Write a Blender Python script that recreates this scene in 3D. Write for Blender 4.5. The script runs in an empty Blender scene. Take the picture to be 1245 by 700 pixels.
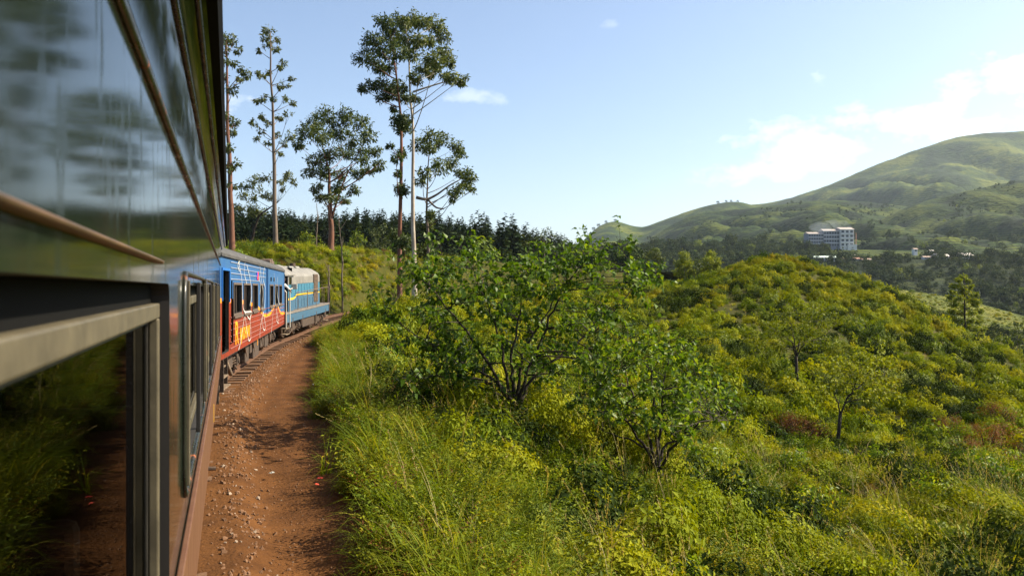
import bpy, bmesh, math, random
import numpy as np
from mathutils import Vector, Matrix, noise as mnoise

R = math.radians
SC = bpy.context.scene
COL = SC.collection
rng = np.random.default_rng(7)
random.seed(7)

# ------------------------------------------------------------------ camera, sky, sun, exposure
F_PX, CX, CY, EYE = 950.0, 622.5, 350.0, 3.0
cam_d = bpy.data.cameras.new('camera')
cam_d.sensor_width = 36.0
cam_d.lens = 36.0 * F_PX / 1245.0
cam_d.clip_start, cam_d.clip_end = 0.05, 30000.0
cam_d.dof.use_dof = True
cam_d.dof.focus_distance = 24.0
cam_d.dof.aperture_fstop = 5.6
cam = bpy.data.objects.new('camera', cam_d)
cam.location = (0, 0, EYE)
cam.rotation_euler = (R(90), 0, 0)
COL.objects.link(cam)
SC.camera = cam

SUN_AZ, SUN_EL = R(80), R(42)          # azimuth clockwise from +Y (straight ahead)
sun_d = bpy.data.lights.new('sun', 'SUN')
sun_d.energy, sun_d.angle, sun_d.color = 5.0, R(0.55), (1.0, 0.885, 0.66)
sun = bpy.data.objects.new('sun', sun_d)
sdir = Vector((math.sin(SUN_AZ) * math.cos(SUN_EL), math.cos(SUN_AZ) * math.cos(SUN_EL), math.sin(SUN_EL)))
sun.rotation_euler = (-sdir).to_track_quat('-Z', 'Y').to_euler()
sun.location = sdir * 60
COL.objects.link(sun)

SKY_STRENGTH = 0.09
def pix_dir(px, py):
    return Vector(((px - CX) / F_PX, 1.0, (CY - py) / F_PX)).normalized()

def make_world():
    w = bpy.data.worlds.new('World'); SC.world = w; w.use_nodes = True
    nt = w.node_tree; N, L = nt.nodes, nt.links
    N.clear()
    out = N.new('ShaderNodeOutputWorld'); bg = N.new('ShaderNodeBackground')
    sky = N.new('ShaderNodeTexSky'); sky.sky_type = 'NISHITA'; sky.sun_disc = False
    sky.sun_elevation, sky.sun_rotation = SUN_EL, SUN_AZ
    sky.altitude, sky.air_density, sky.dust_density, sky.ozone_density = 1200, 1.0, 4.0, 1.0
    tc = N.new('ShaderNodeTexCoord')
    def math_(op, a, b=None, clamp=False):
        m = N.new('ShaderNodeMath'); m.operation = op; m.use_clamp = clamp
        for i, v in enumerate((a, b)):
            if v is None: continue
            if isinstance(v, (int, float)): m.inputs[i].default_value = v
            else: L.new(v, m.inputs[i])
        return m.outputs[0]
    def dot(vec):
        d = N.new('ShaderNodeVectorMath'); d.operation = 'DOT_PRODUCT'
        L.new(tc.outputs['Generated'], d.inputs[0]); d.inputs[1].default_value = vec
        return d.outputs['Value']
    mp = N.new('ShaderNodeMapping'); mp.inputs['Scale'].default_value = (1, 1, 1.9)
    L.new(tc.outputs['Generated'], mp.inputs['Vector'])
    n1 = N.new('ShaderNodeTexNoise'); n1.inputs['Scale'].default_value = 16; n1.inputs['Detail'].default_value = 7
    n1.inputs['Roughness'].default_value = 0.62
    L.new(mp.outputs[0], n1.inputs['Vector'])
    nz = math_('SUBTRACT', n1.outputs['Fac'], 0.5)
    total = None
    #        px    py   half width  half height  strength
    clouds = [(985, 178, 95, 26, .8), (1085, 146, 75, 18, .9), (905, 212, 60, 14, .7), (1160, 103, 30, 15, 1.0),
              (1240, 84, 42, 24, 1.0), (1225, 153, 75, 16, .9), (568, 117, 26, 9, .5), (606, 122, 15, 7, .45),
              (997, 98, 12, 9, .7), (740, 30, 12, 6, .4), (1480, 120, 160, 40, 1.0), (1700, 60, 200, 60, 1.0),
              (160, 120, 90, 24, .8), (-260, 90, 120, 30, .8), (-700, 130, 190, 45, .9), (2400, 150, 350, 70, 1.0)]
    for px, py, hw, hh, st in clouds:
        c = pix_dir(px, py)
        rt = Vector((c.y, -c.x, 0)).normalized(); up = rt.cross(c)
        u = math_('MULTIPLY', dot(rt), F_PX / hw); v = math_('MULTIPLY', dot(up), F_PX / hh)
        rr = math_('ADD', math_('MULTIPLY', u, u), math_('MULTIPLY', v, v))
        b = math_('SUBTRACT', 0.62, math_('MULTIPLY', rr, 0.5))
        b = math_('ADD', b, math_('MULTIPLY', nz, 4.6))
        front = math_('GREATER_THAN', dot(c), 0.3)
        b = math_('MULTIPLY', math_('MULTIPLY', math_('MULTIPLY', b, 1.1, True), front), st)
        total = b if total is None else math_('MAXIMUM', total, b)
    mix = N.new('ShaderNodeMix'); mix.data_type = 'RGBA'
    k = 1.0 / SKY_STRENGTH
    mix.inputs['B'].default_value = (0.97 * k, 0.95 * k, 0.93 * k, 1)
    L.new(math_('MULTIPLY', total, 0.34), mix.inputs['Factor']); L.new(sky.outputs[0], mix.inputs['A'])
    L.new(mix.outputs['Result'], bg.inputs['Color']); bg.inputs['Strength'].default_value = SKY_STRENGTH
    L.new(bg.outputs[0], out.inputs['Surface'])
make_world()
SC.view_settings.view_transform = 'Standard'
SC.view_settings.look = 'None'
SC.view_settings.exposure = 1.3
SC.view_settings.gamma = 1.0
SC.cycles.max_bounces = 8
SC.cycles.transparent_max_bounces = 12
SC.cycles.volume_bounces = 0
SC.cycles.use_denoising = True

# ------------------------------------------------------------------ helpers
def P(px, py, d):
    return np.array((d * (px - CX) / F_PX, d, EYE + (CY - py) / F_PX * d))

def smooth(a, b, x):
    t = np.clip((np.asarray(x, float) - a) / (b - a), 0, 1)
    return t * t * (3 - 2 * t)

def tag(o, label=None, cat=None, group=None, kind=None):
    if label: o['label'] = label
    if cat: o['category'] = cat
    if group: o['group'] = group
    if kind: o['kind'] = kind
    return o

def empty(name, loc=(0, 0, 0), rot=(0, 0, 0)):
    o = bpy.data.objects.new(name, None); COL.objects.link(o)
    o.location = loc; o.rotation_euler = rot
    o.empty_display_size = 0.2
    return o

class MB:
    """collects geometry; build() links it as one mesh object"""
    def __init__(self):
        self.v, self.f, self.m, self.n = [], [], [], 0
    def add(self, verts, faces, mi=0):
        verts = np.asarray(verts, float).reshape(-1, 3)
        off = self.n
        self.v.append(verts); self.n += len(verts)
        for f in faces:
            self.f.append(tuple(int(i) + off for i in f)); self.m.append(mi)
        return self
    def box(self, lo, hi, mi=0):
        x0, y0, z0 = lo; x1, y1, z1 = hi
        return self.add([(x0,y0,z0),(x1,y0,z0),(x1,y1,z0),(x0,y1,z0),(x0,y0,z1),(x1,y0,z1),(x1,y1,z1),(x0,y1,z1)],
                        [(0,3,2,1),(4,5,6,7),(0,1,5,4),(1,2,6,5),(2,3,7,6),(3,0,4,7)], mi)
    def tube(self, pts, rad, n=8, mi=0, cap=True):
        pts = [Vector(p) for p in pts]
        if not hasattr(rad, '__len__'): rad = [rad] * len(pts)
        vs, fs = [], []
        ref = Vector((0.31, 0.93, 0.2)).normalized()
        for i, p in enumerate(pts):
            t = (pts[min(i + 1, len(pts) - 1)] - pts[max(i - 1, 0)])
            if t.length < 1e-9: t = Vector((0, 0, 1))
            t.normalize()
            a = t.cross(ref)
            if a.length < 0.1: a = t.cross(Vector((1, 0, 0)))
            a.normalize(); b = t.cross(a)
            for k in range(n):
                an = 2 * math.pi * k / n
                vs.append(p + (a * math.cos(an) + b * math.sin(an)) * rad[i])
        for i in range(len(pts) - 1):
            for k in range(n):
                k2 = (k + 1) % n
                fs.append((i*n+k, i*n+k2, (i+1)*n+k2, (i+1)*n+k))
        if cap:
            fs.append(tuple(range(n - 1, -1, -1))); fs.append(tuple((len(pts)-1)*n + k for k in range(n)))
        return self.add([tuple(v) for v in vs], fs, mi)
    def extrude(self, prof, y0, y1, mi=0, caps=True):
        """closed profile of (x,z) swept along y"""
        n = len(prof)
        v = [(x, y0, z) for x, z in prof] + [(x, y1, z) for x, z in prof]
        f = [(i, (i + 1) % n, n + (i + 1) % n, n + i) for i in range(n)]
        if caps: f += [tuple(range(n - 1, -1, -1)), tuple(range(n, 2 * n))]
        return self.add(v, f, mi)
    def disc_x(self, x0, x1, cy, cz, r, n=24, mi=0):
        """cylinder whose axis runs along x"""
        v, f = [], []
        for x in (x0, x1):
            for k in range(n):
                a = 2 * math.pi * k / n
                v.append((x, cy + r * math.cos(a), cz + r * math.sin(a)))
        f = [(k, (k+1) % n, n + (k+1) % n, n + k) for k in range(n)] + [tuple(range(n-1, -1, -1)), tuple(range(n, 2*n))]
        return self.add(v, f, mi)
    def mesh(self, name, mats, smooth_=False):
        me = bpy.data.meshes.new(name)
        v = np.concatenate(self.v) if self.v else np.zeros((0, 3))
        me.from_pydata(v.tolist(), [], self.f)
        if not isinstance(mats, (list, tuple)): mats = [mats]
        for m in mats: me.materials.append(m)
        if len(mats) > 1: me.polygons.foreach_set('material_index', np.array(self.m, dtype=np.int32))
        if smooth_: me.polygons.foreach_set('use_smooth', np.ones(len(me.polygons), dtype=bool))
        me.update()
        return me
    def each(self, name, mats, parent=None, smooth_=False, bevel=0):
        """one object for every piece added"""
        off = 0; k = 0
        for v in self.v:
            fs = []
            while k < len(self.f) and max(self.f[k]) < off + len(v):
                fs.append(tuple(i - off for i in self.f[k])); k += 1
            MB().add(v, fs).build(name, mats, parent, smooth_, bevel)
            off += len(v)
    def build(self, name, mats, parent=None, smooth_=False, bevel=0):
        me = self.mesh(name, mats, smooth_)
        bm = bmesh.new(); bm.from_mesh(me)
        bmesh.ops.recalc_face_normals(bm, faces=bm.faces[:])
        bm.to_mesh(me); bm.free()
        o = bpy.data.objects.new(name, me); COL.objects.link(o)
        if parent: o.parent = parent
        if bevel:
            b = o.modifiers.new('bevel', 'BEVEL'); b.width = bevel; b.segments = 2; b.limit_method = 'ANGLE'
        return o

def tri_mesh(name, V, T, mats, mi=None):
    """fast mesh from numpy triangles"""
    me = bpy.data.meshes.new(name)
    V = np.ascontiguousarray(V, np.float32); T = np.ascontiguousarray(T, np.int32)
    me.vertices.add(len(V)); me.vertices.foreach_set('co', V.ravel())
    k = T.shape[1]
    me.loops.add(T.size); me.loops.foreach_set('vertex_index', T.ravel())
    me.polygons.add(len(T)); me.polygons.foreach_set('loop_start', np.arange(0, T.size, k, dtype=np.int32))
    if not isinstance(mats, (list, tuple)): mats = [mats]
    for m in mats: me.materials.append(m)
    if mi is not None: me.polygons.foreach_set('material_index', np.asarray(mi, np.int32))
    me.update(calc_edges=True)
    return me

def link(name, me, parent=None):
    o = bpy.data.objects.new(name, me); COL.objects.link(o)
    if parent: o.parent = parent
    return o

def unit(a):
    return a / np.maximum(np.linalg.norm(a, axis=-1, keepdims=True), 1e-9)

def leaves(C, D, U, size, width=0.5, broad=False, droop=0.15):
    """leaf faces: C base points, D pointing direction, U rough up; folded along the midrib"""
    n = len(C); D = unit(D); S = unit(np.cross(D, U)); Nn = np.cross(S, D)
    size = np.broadcast_to(np.asarray(size, float), (n,))[:, None]
    w = size * width * 0.5
    tip = C + D * size - Nn * size * droop
    if not broad:
        mid = C + D * size * 0.45
        L_ = mid + S * w + Nn * w * 0.35; R_ = mid - S * w + Nn * w * 0.35
        V = np.stack([C, L_, tip, R_], 1).reshape(-1, 3)
        T = (np.arange(n)[:, None, None] * 4 + np.array([[0, 1, 2], [0, 2, 3]])[None]).reshape(-1, 3)
    else:
        m = C + D * size * 0.38 - Nn * size * 0.02
        L_ = C + D * size * 0.28 + S * w + Nn * w * 0.3; R_ = C + D * size * 0.28 - S * w + Nn * w * 0.3
        V = np.stack([C, L_, m, R_, tip], 1).reshape(-1, 3)
        T = (np.arange(n)[:, None, None] * 5 + np.array([[0, 1, 2], [0, 2, 3], [1, 4, 2], [2, 4, 3]])[None]).reshape(-1, 3)
    return V, T

def blades(B, D, length, width, bend, segs=3):
    """grass blades: base B, horizontal lean direction D"""
    n = len(B); D = unit(D); S = np.stack([-D[:, 1], D[:, 0], np.zeros(n)], 1)
    length = np.asarray(length, float).reshape(n, 1); width = np.broadcast_to(np.asarray(width, float).reshape(-1, 1), (n, 1)); bend = np.asarray(bend, float).reshape(n, 1)
    rows = []
    for i in range(segs + 1):
        t = i / segs
        a = bend * t * 1.15
        p = B + D * (length * t * np.sin(a)) + np.array([0, 0, 1.0]) * (length * t * np.cos(a))
        ww = width * 0.5 * (1 - t) ** 0.7
        if i < segs: rows += [p - S * ww, p + S * ww]
        else: rows += [p]
    k = len(rows)
    V = np.stack(rows, 1).reshape(-1, 3)
    t_ = []
    for i in range(segs - 1):
        a = 2 * i; t_ += [[a, a + 1, a + 3], [a, a + 3, a + 2]]
    a = 2 * (segs - 1); t_ += [[a, a + 1, a + 2]]
    T = (np.arange(n)[:, None, None] * k + np.array(t_)[None]).reshape(-1, 3)
    return V, T

def cat_tris(parts):
    V, T, M, off = [], [], [], 0
    for i, (v, t, *m) in enumerate(parts):
        V.append(v); T.append(t + off); off += len(v)
        M.append(np.full(len(t), m[0] if m else 0))
    return np.concatenate(V), np.concatenate(T), np.concatenate(M)

def shell_dirs(w, c, g, rough=.45):
    """leaf directions lying along the surface of a clump, and outward normals"""
    Nn = unit(unit(w - c) + rand_dirs(len(w), g) * rough); t = rand_dirs(len(w), g)
    t = unit(t - Nn * (t * Nn).sum(1, keepdims=True))
    return t + Nn * .25, Nn
def rand_dirs(n, r=rng):
    return unit(r.normal(size=(n, 3)))

# value noise on arrays
_perm = np.random.default_rng(3).random((256, 256))
def vnoise(x, y):
    xi = np.floor(x).astype(int); yi = np.floor(y).astype(int)
    fx = x - xi; fy = y - yi; fx = fx * fx * (3 - 2 * fx); fy = fy * fy * (3 - 2 * fy)
    g = lambda a, b: _perm[a % 256, b % 256]
    return (g(xi, yi) * (1 - fx) + g(xi + 1, yi) * fx) * (1 - fy) + (g(xi, yi + 1) * (1 - fx) + g(xi + 1, yi + 1) * fx) * fy
def fbm(x, y, o=4):
    s, a, t = 0, 1, 0
    for i in range(o):
        s = s + a * vnoise(x * 2 ** i + 17 * i, y * 2 ** i + 31 * i); t += a; a *= 0.5
    return s / t - 0.5

# ------------------------------------------------------------------ materials
def nodes(m):
    m.use_nodes = True
    return m.node_tree.nodes, m.node_tree.links, m.node_tree.nodes['Principled BSDF']

def mat(name, col, rough=0.6, col2=None, scale=6.0, bump=0.0, bscale=None, metal=0.0, coat=0.0, spec=0.5, detail=5, stretch=None, obj_coords=True, sharp=None):
    m = bpy.data.materials.new(name); N, L, b = nodes(m)
    b.inputs['Roughness'].default_value = rough; b.inputs['Metallic'].default_value = metal
    b.inputs['Coat Weight'].default_value = coat; b.inputs['Coat Roughness'].default_value = 0.06
    b.inputs['Specular IOR Level'].default_value = spec
    b.inputs['Base Color'].default_value = (*col, 1)
    if col2 is not None or bump:
        tc = N.new('ShaderNodeTexCoord'); mp = N.new('ShaderNodeMapping')
        L.new(tc.outputs['Object'], mp.inputs['Vector'])
        if stretch: mp.inputs['Scale'].default_value = stretch
        nz = N.new('ShaderNodeTexNoise'); nz.inputs['Scale'].default_value = scale; nz.inputs['Detail'].default_value = detail
        nz.inputs['Roughness'].default_value = 0.65
        L.new(mp.outputs[0], nz.inputs['Vector'])
        if col2 is not None:
            r = N.new('ShaderNodeValToRGB')
            lo, hi = sharp or (0.35, 0.65)
            r.color_ramp.elements[0].position, r.color_ramp.elements[1].position = lo, hi
            r.color_ramp.elements[0].color = (*col, 1); r.color_ramp.elements[1].color = (*col2, 1)
            L.new(nz.outputs['Fac'], r.inputs['Fac']); L.new(r.outputs[0], b.inputs['Base Color'])
        if bump:
            n2 = N.new('ShaderNodeTexNoise'); n2.inputs['Scale'].default_value = bscale or scale * 3; n2.inputs['Detail'].default_value = 4
            L.new(mp.outputs[0], n2.inputs['Vector'])
            bp = N.new('ShaderNodeBump'); bp.inputs['Strength'].default_value = bump; bp.inputs['Distance'].default_value = 0.05
            L.new(n2.outputs['Fac'], bp.inputs['Height']); L.new(bp.outputs[0], b.inputs['Normal'])
    return m

def leaf_mat(name, cols, rough=0.45, trans=0.35, loc_scale=None, spec=0.5, loc_cols=None, isl=0.62):
    """leaf: colour varies per leaf and per clump; light passes through"""
    m = bpy.data.materials.new(name); N, L, b = nodes(m)
    geo = N.new('ShaderNodeNewGeometry'); oi = N.new('ShaderNodeObjectInfo')
    mx = N.new('ShaderNodeMath'); mx.operation = 'MULTIPLY_ADD'; mx.inputs[1].default_value = isl
    L.new(geo.outputs['Random Per Island'], mx.inputs[0])
    m2 = N.new('ShaderNodeMath'); m2.operation = 'MULTIPLY'; m2.inputs[1].default_value = 1 - isl
    L.new(oi.outputs['Random'], m2.inputs[0]); L.new(m2.outputs[0], mx.inputs[2])
    r = N.new('ShaderNodeValToRGB'); cr = r.color_ramp
    while len(cr.elements) < len(cols): cr.elements.new(0.5)
    for i, (p, c) in enumerate(cols):
        cr.elements[i].position = p; cr.elements[i].color = (*c, 1)
    L.new(mx.outputs[0], r.inputs['Fac'])
    colsock = r.outputs[0]
    if loc_cols:
        nz = N.new('ShaderNodeTexNoise'); nz.inputs['Scale'].default_value = loc_scale; nz.inputs['Detail'].default_value = 3
        L.new(oi.outputs['Location'], nz.inputs['Vector'])
        r2 = N.new('ShaderNodeValToRGB'); c2 = r2.color_ramp
        while len(c2.elements) < len(loc_cols): c2.elements.new(0.5)
        for i, (p, c) in enumerate(loc_cols):
            c2.elements[i].position = p; c2.elements[i].color = (*c, 1)
        L.new(nz.outputs['Fac'], r2.inputs['Fac'])
        mm = N.new('ShaderNodeMix'); mm.data_type = 'RGBA'; mm.blend_type = 'MULTIPLY'; mm.inputs['Factor'].default_value = 1
        L.new(colsock, mm.inputs['A']); L.new(r2.outputs[0], mm.inputs['B'])
        colsock = mm.outputs['Result']
    L.new(colsock, b.inputs['Base Color'])
    b.inputs['Roughness'].default_value = rough; b.inputs['Specular IOR Level'].default_value = spec
    tr = N.new('ShaderNodeBsdfTranslucent')
    gm = N.new('ShaderNodeMix'); gm.data_type = 'RGBA'; gm.blend_type = 'MULTIPLY'; gm.inputs['Factor'].default_value = 1
    L.new(colsock, gm.inputs['A']); gm.inputs['B'].default_value = (1.6, 1.45, 0.6, 1)
    L.new(gm.outputs['Result'], tr.inputs['Color'])
    ms = N.new('ShaderNodeMixShader'); ms.inputs['Fac'].default_value = trans
    out = N['Material Output']
    L.new(b.outputs[0], ms.inputs[1]); L.new(tr.outputs[0], ms.inputs[2]); L.new(ms.outputs[0], out.inputs['Surface'])
    return m

def scatter(name, pts, rot, scl, idx, meshes, label, cat):
    """one 'stuff' object: real plant meshes set on points with geometry nodes"""
    col = bpy.data.collections.new(name + '_sources')
    for i, me in enumerate(meshes):
        o = bpy.data.objects.new('%s_%02d' % (name, i), me); col.objects.link(o)
    me = bpy.data.meshes.new(name)
    n = len(pts)
    me.vertices.add(n); me.vertices.foreach_set('co', np.ascontiguousarray(pts, np.float32).ravel())
    a = me.attributes.new('rot', 'FLOAT_VECTOR', 'POINT'); a.data.foreach_set('vector', np.ascontiguousarray(rot, np.float32).ravel())
    a = me.attributes.new('scl', 'FLOAT_VECTOR', 'POINT'); a.data.foreach_set('vector', np.ascontiguousarray(scl, np.float32).ravel())
    a = me.attributes.new('idx', 'INT', 'POINT'); a.data.foreach_set('value', np.ascontiguousarray(idx, np.int32))
    me.update()
    o = link(name, me)
    ng = bpy.data.node_groups.new(name, 'GeometryNodeTree')
    ng.interface.new_socket('Geometry', in_out='INPUT', socket_type='NodeSocketGeometry')
    ng.interface.new_socket('Geometry', in_out='OUTPUT', socket_type='NodeSocketGeometry')
    N, L = ng.nodes, ng.links
    gi, go = N.new('NodeGroupInput'), N.new('NodeGroupOutput')
    ip = N.new('GeometryNodeInstanceOnPoints'); ci = N.new('GeometryNodeCollectionInfo')
    ci.inputs['Collection'].default_value = col
    ci.inputs['Separate Children'].default_value = True; ci.inputs['Reset Children'].default_value = True
    ip.inputs['Pick Instance'].default_value = True
    def na(nm, typ):
        x = N.new('GeometryNodeInputNamedAttribute'); x.data_type = typ; x.inputs['Name'].default_value = nm
        return x.outputs['Attribute']
    L.new(gi.outputs[0], ip.inputs['Points']); L.new(ci.outputs[0], ip.inputs['Instance'])
    L.new(na('idx', 'INT'), ip.inputs['Instance Index'])
    L.new(na('rot', 'FLOAT_VECTOR'), ip.inputs['Rotation']); L.new(na('scl', 'FLOAT_VECTOR'), ip.inputs['Scale'])
    L.new(ip.outputs[0], go.inputs[0])
    md = o.modifiers.new('scatter', 'NODES'); md.node_group = ng
    tag(o, label, cat, kind='stuff')
    return o

# ------------------------------------------------------------------ the railway line (everything near it is measured from it)
OWN_A = R(19.9); OWN_O = np.array((-1.55, -0.56)); OWN_END = 19.8
CAR_A = R(11.9); CAR_O = np.array((-8.64, 19.0)); CAR_LEN = 20.1
LOC_A = R(3.3); LOC_O = np.array((-12.9, 39.72)); LOC_LEN = 12.5
def on_axis(o, a, u, v=0.0):
    return np.array((o[0] - math.sin(a) * u + math.cos(a) * v, o[1] + math.cos(a) * u + math.sin(a) * v))
ctrl = [on_axis(OWN_O, OWN_A, -60, -14), on_axis(OWN_O, OWN_A, -30, -4.2), on_axis(OWN_O, OWN_A, -12, -0.6), on_axis(OWN_O, OWN_A, 3), on_axis(OWN_O, OWN_A, 16.8),
        on_axis(CAR_O, CAR_A, 3.5), on_axis(CAR_O, CAR_A, 16.6), on_axis(LOC_O, LOC_A, 2.5), on_axis(LOC_O, LOC_A, 10.2),
        np.array((-13.6, 60.)), np.array((-12.9, 72.)), np.array((-10.4, 86.)), np.array((-6., 100.)), np.array((1., 116.)), np.array((12., 132.)), np.array((26., 146.))]
def catmull(pts, step=0.4):
    out = []
    for i in range(1, len(pts) - 2):
        p0, p1, p2, p3 = pts[i-1:i+3]
        n = max(2, int(np.linalg.norm(p2 - p1) / step))
        for k in range(n):
            t = k / n
            out.append(0.5 * ((2*p1) + (-p0+p2)*t + (2*p0-5*p1+4*p2-p3)*t*t + (-p0+3*p1-3*p2+p3)*t**3))
    return np.array(out)
TRK = catmull(ctrl)
TRK_T = unit(np.gradient(TRK, axis=0)); TRK_R = np.stack([TRK_T[:, 1], -TRK_T[:, 0]], 1)
TRK_S = np.concatenate([[0], np.cumsum(np.linalg.norm(np.diff(TRK, axis=0), axis=1))])
TRK_S -= TRK_S[np.argmin(np.abs(TRK[:, 1]) + np.abs(TRK[:, 0] + 1.55))]
def track_z(s): return 0.02 * np.maximum(0, np.asarray(s, float) - 42) * smooth(42, 52, s) * 1.2
def track_rs(x, y):
    """signed distance to the right of the centre line, and distance along it"""
    x = np.asarray(x, float).ravel(); y = np.asarray(y, float).ravel()
    r = np.empty(len(x)); s = np.empty(len(x))
    for a in range(0, len(x), 4000):
        dx = x[a:a+4000, None] - TRK[None, :, 0]; dy = y[a:a+4000, None] - TRK[None, :, 1]
        k = np.argmin(dx * dx + dy * dy, 1); j = np.arange(len(k))
        rr = dx[j, k] * TRK_R[k, 0] + dy[j, k] * TRK_R[k, 1]
        dist = np.sqrt(dx[j, k] ** 2 + dy[j, k] ** 2)
        r[a:a+4000] = np.sign(rr) * dist; s[a:a+4000] = TRK_S[k] + dx[j, k] * TRK_T[k, 0] + dy[j, k] * TRK_T[k, 1]
    return r, s
def trk_at(s, r):
    k = np.clip(np.searchsorted(TRK_S, s), 1, len(TRK_S) - 1); f = ((s - TRK_S[k-1]) / (TRK_S[k] - TRK_S[k-1]))[:, None]
    p = TRK[k-1] * (1 - f) + TRK[k] * f + unit(TRK_R[k-1] * (1 - f) + TRK_R[k] * f) * np.asarray(r)[:, None]
    return p[:, 0], p[:, 1]
def path_edge(s):
    s = np.asarray(s, float)
    return 2.95 + 0.75 * smooth(7, 15, s) - 1.15 * smooth(32, 44, s) + 0.45 * (vnoise(s * 0.45, s * 0 + 3.3) - 0.5) + 0.2 * (vnoise(s * 1.7, s * 0 + 8.3) - 0.5)

# ------------------------------------------------------------------ terrain
CP = [(622,4,-.2),(622,9,-.2),(622,17,0),(622,25,-.4),(622,38,-.8),(622,60,-.3),(622,95,2),(622,140,4.5),
      (480,5,.05),(480,7,.1),(480,12,.12),(480,20,.15),(480,35,.1),(480,55,1.2),(540,75,1.4),(540,50,.4),
      (720,6,-.7),(720,12,-.4),(800,8,-1.0),(800,14.9,-.65),(800,25,-1.6),(800,40,-1.8),(800,60,-.6),(800,80,1.0),(800,110,2.8),(800,150,3.0),
      (700,45,-1.2),(700,70,.4),(700,100,2.0),(700,140,3.4),
      (950,8,-1.5),(950,13,-1.8),(950,22,-2.8),(950,38,-3),(950,50,-2.3),(950,65,-.4),(950,85,3.3),(950,100,6.5),(950,118,5.5),(950,150,-2),
      (880,60,-.6),(880,80,1.9),(880,100,4.4),(860,110,3.6),(1010,85,2.4),(1010,100,4.9),
      (1050,98,3.5),(1050,70,-.6),(1050,50,-3.0),(1050,25,-3.0),(1100,92,1.0),(1150,85,-1.6),(1200,78,-3.3),(1245,72,-3.9),(1100,60,-2.2),
      (1100,13,-1.8),(1100,40,-4),(1245,8,-1.7),(1245,13,-1.9),(1245,24,-3.3),(1245,45,-4.3),(1245,58,-4.1),(1150,65,-3.0),
      (1400,8,-1.6),(1400,15,-2.5),(1400,40,-5.5),(1400,65,-8),(1700,10,-2),(1700,30,-5.5),(1700,60,-9),
      (1050,125,-4),(1100,120,-7),(1150,115,-10),(1200,110,-13),(1245,105,-14),(1400,100,-17),(1100,160,-18),(1245,150,-22),(950,190,-10)]
CP = np.array(CP, float)
def _uv(x, y):
    d = np.maximum(np.hypot(x, y), 3.0)
    a = np.clip(np.arctan2(x, y), -0.35, 1.0)
    return np.stack([a * 3.2, np.log(d)], -1)
_cx = CP[:, 1] * (CP[:, 0] - CX) / F_PX; _cy = CP[:, 1]
_cuv = _uv(_cx, _cy)
def _U(r2): return r2 * np.log(np.maximum(r2, 1e-12))
_n = len(CP)
_K = _U(((_cuv[:, None] - _cuv[None]) ** 2).sum(-1)) + np.eye(_n) * 0.004
_Pm = np.concatenate([np.ones((_n, 1)), _cuv], 1)
_A = np.block([[_K, _Pm], [_Pm.T, np.zeros((3, 3))]])
_W = np.linalg.solve(_A, np.concatenate([CP[:, 2], np.zeros(3)]))
def tps(x, y):
    uv = _uv(x, y); out = np.empty(len(uv))
    for a in range(0, len(uv), 20000):
        q = uv[a:a+20000]
        k = _U(((q[:, None] - _cuv[None]) ** 2).sum(-1))
        out[a:a+20000] = k @ _W[:_n] + _W[_n] + q @ _W[_n+1:]
    return out
def H(x, y, bed=True):
    x = np.asarray(x, float).ravel(); y = np.asarray(y, float).ravel()
    d = np.hypot(x, y); ang = np.arctan2(x, y)
    r, s = track_rs(x, y); tz = track_z(np.minimum(s, 95))
    e = path_edge(s)
    right = tps(x, y)
    right += 0.5 * fbm(x * 0.16, y * 0.16, 3) * smooth(12, 30, d) + 1.0 * fbm(x * 0.05 + 9, y * 0.05, 2) * smooth(30, 60, d) * (1 - smooth(85, 100, d))
    right = np.where(d > 130, np.maximum(right, -40), right)
    left = tz + 5.0 * smooth(2.6, 8.8, -r) + 0.03 * np.maximum(0, -r - 9) + 1.2 * fbm(x * 0.12, y * 0.12, 3) * smooth(5, 12, -r) + 0.9 * smooth(62, 80, s) * smooth(3, 8, -r)
    z = np.where(r > 0, tz + (right - tz) * smooth(e - 0.1, e + 3.0, r) + 0.22 * smooth(e - 0.15, e + 0.5, r) * (1 - smooth(e + 1, e + 3.5, r)), left)
    # far level: valley floor to the right, forest foot to the left
    px = CX + F_PX * np.tan(np.clip(ang, -1.2, 1.2))
    far = 6.0 + (-36.0) * smooth(640, 960, px)
    far = np.where(np.abs(ang) > 1.5, -6, far)
    z = z + (far - z) * smooth(125, 210, d)
    back = np.abs(ang) > R(75)
    z = np.where(back & (r > e + 3), np.minimum(z, -0.5), z)
    if bed:
        z = z - 0.16 * (1 - smooth(e + 0.0, e + 0.35, r)) * (r > -3.0)
    return z
def Hs(x, y): return float(H([x], [y], False)[0])

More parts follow.
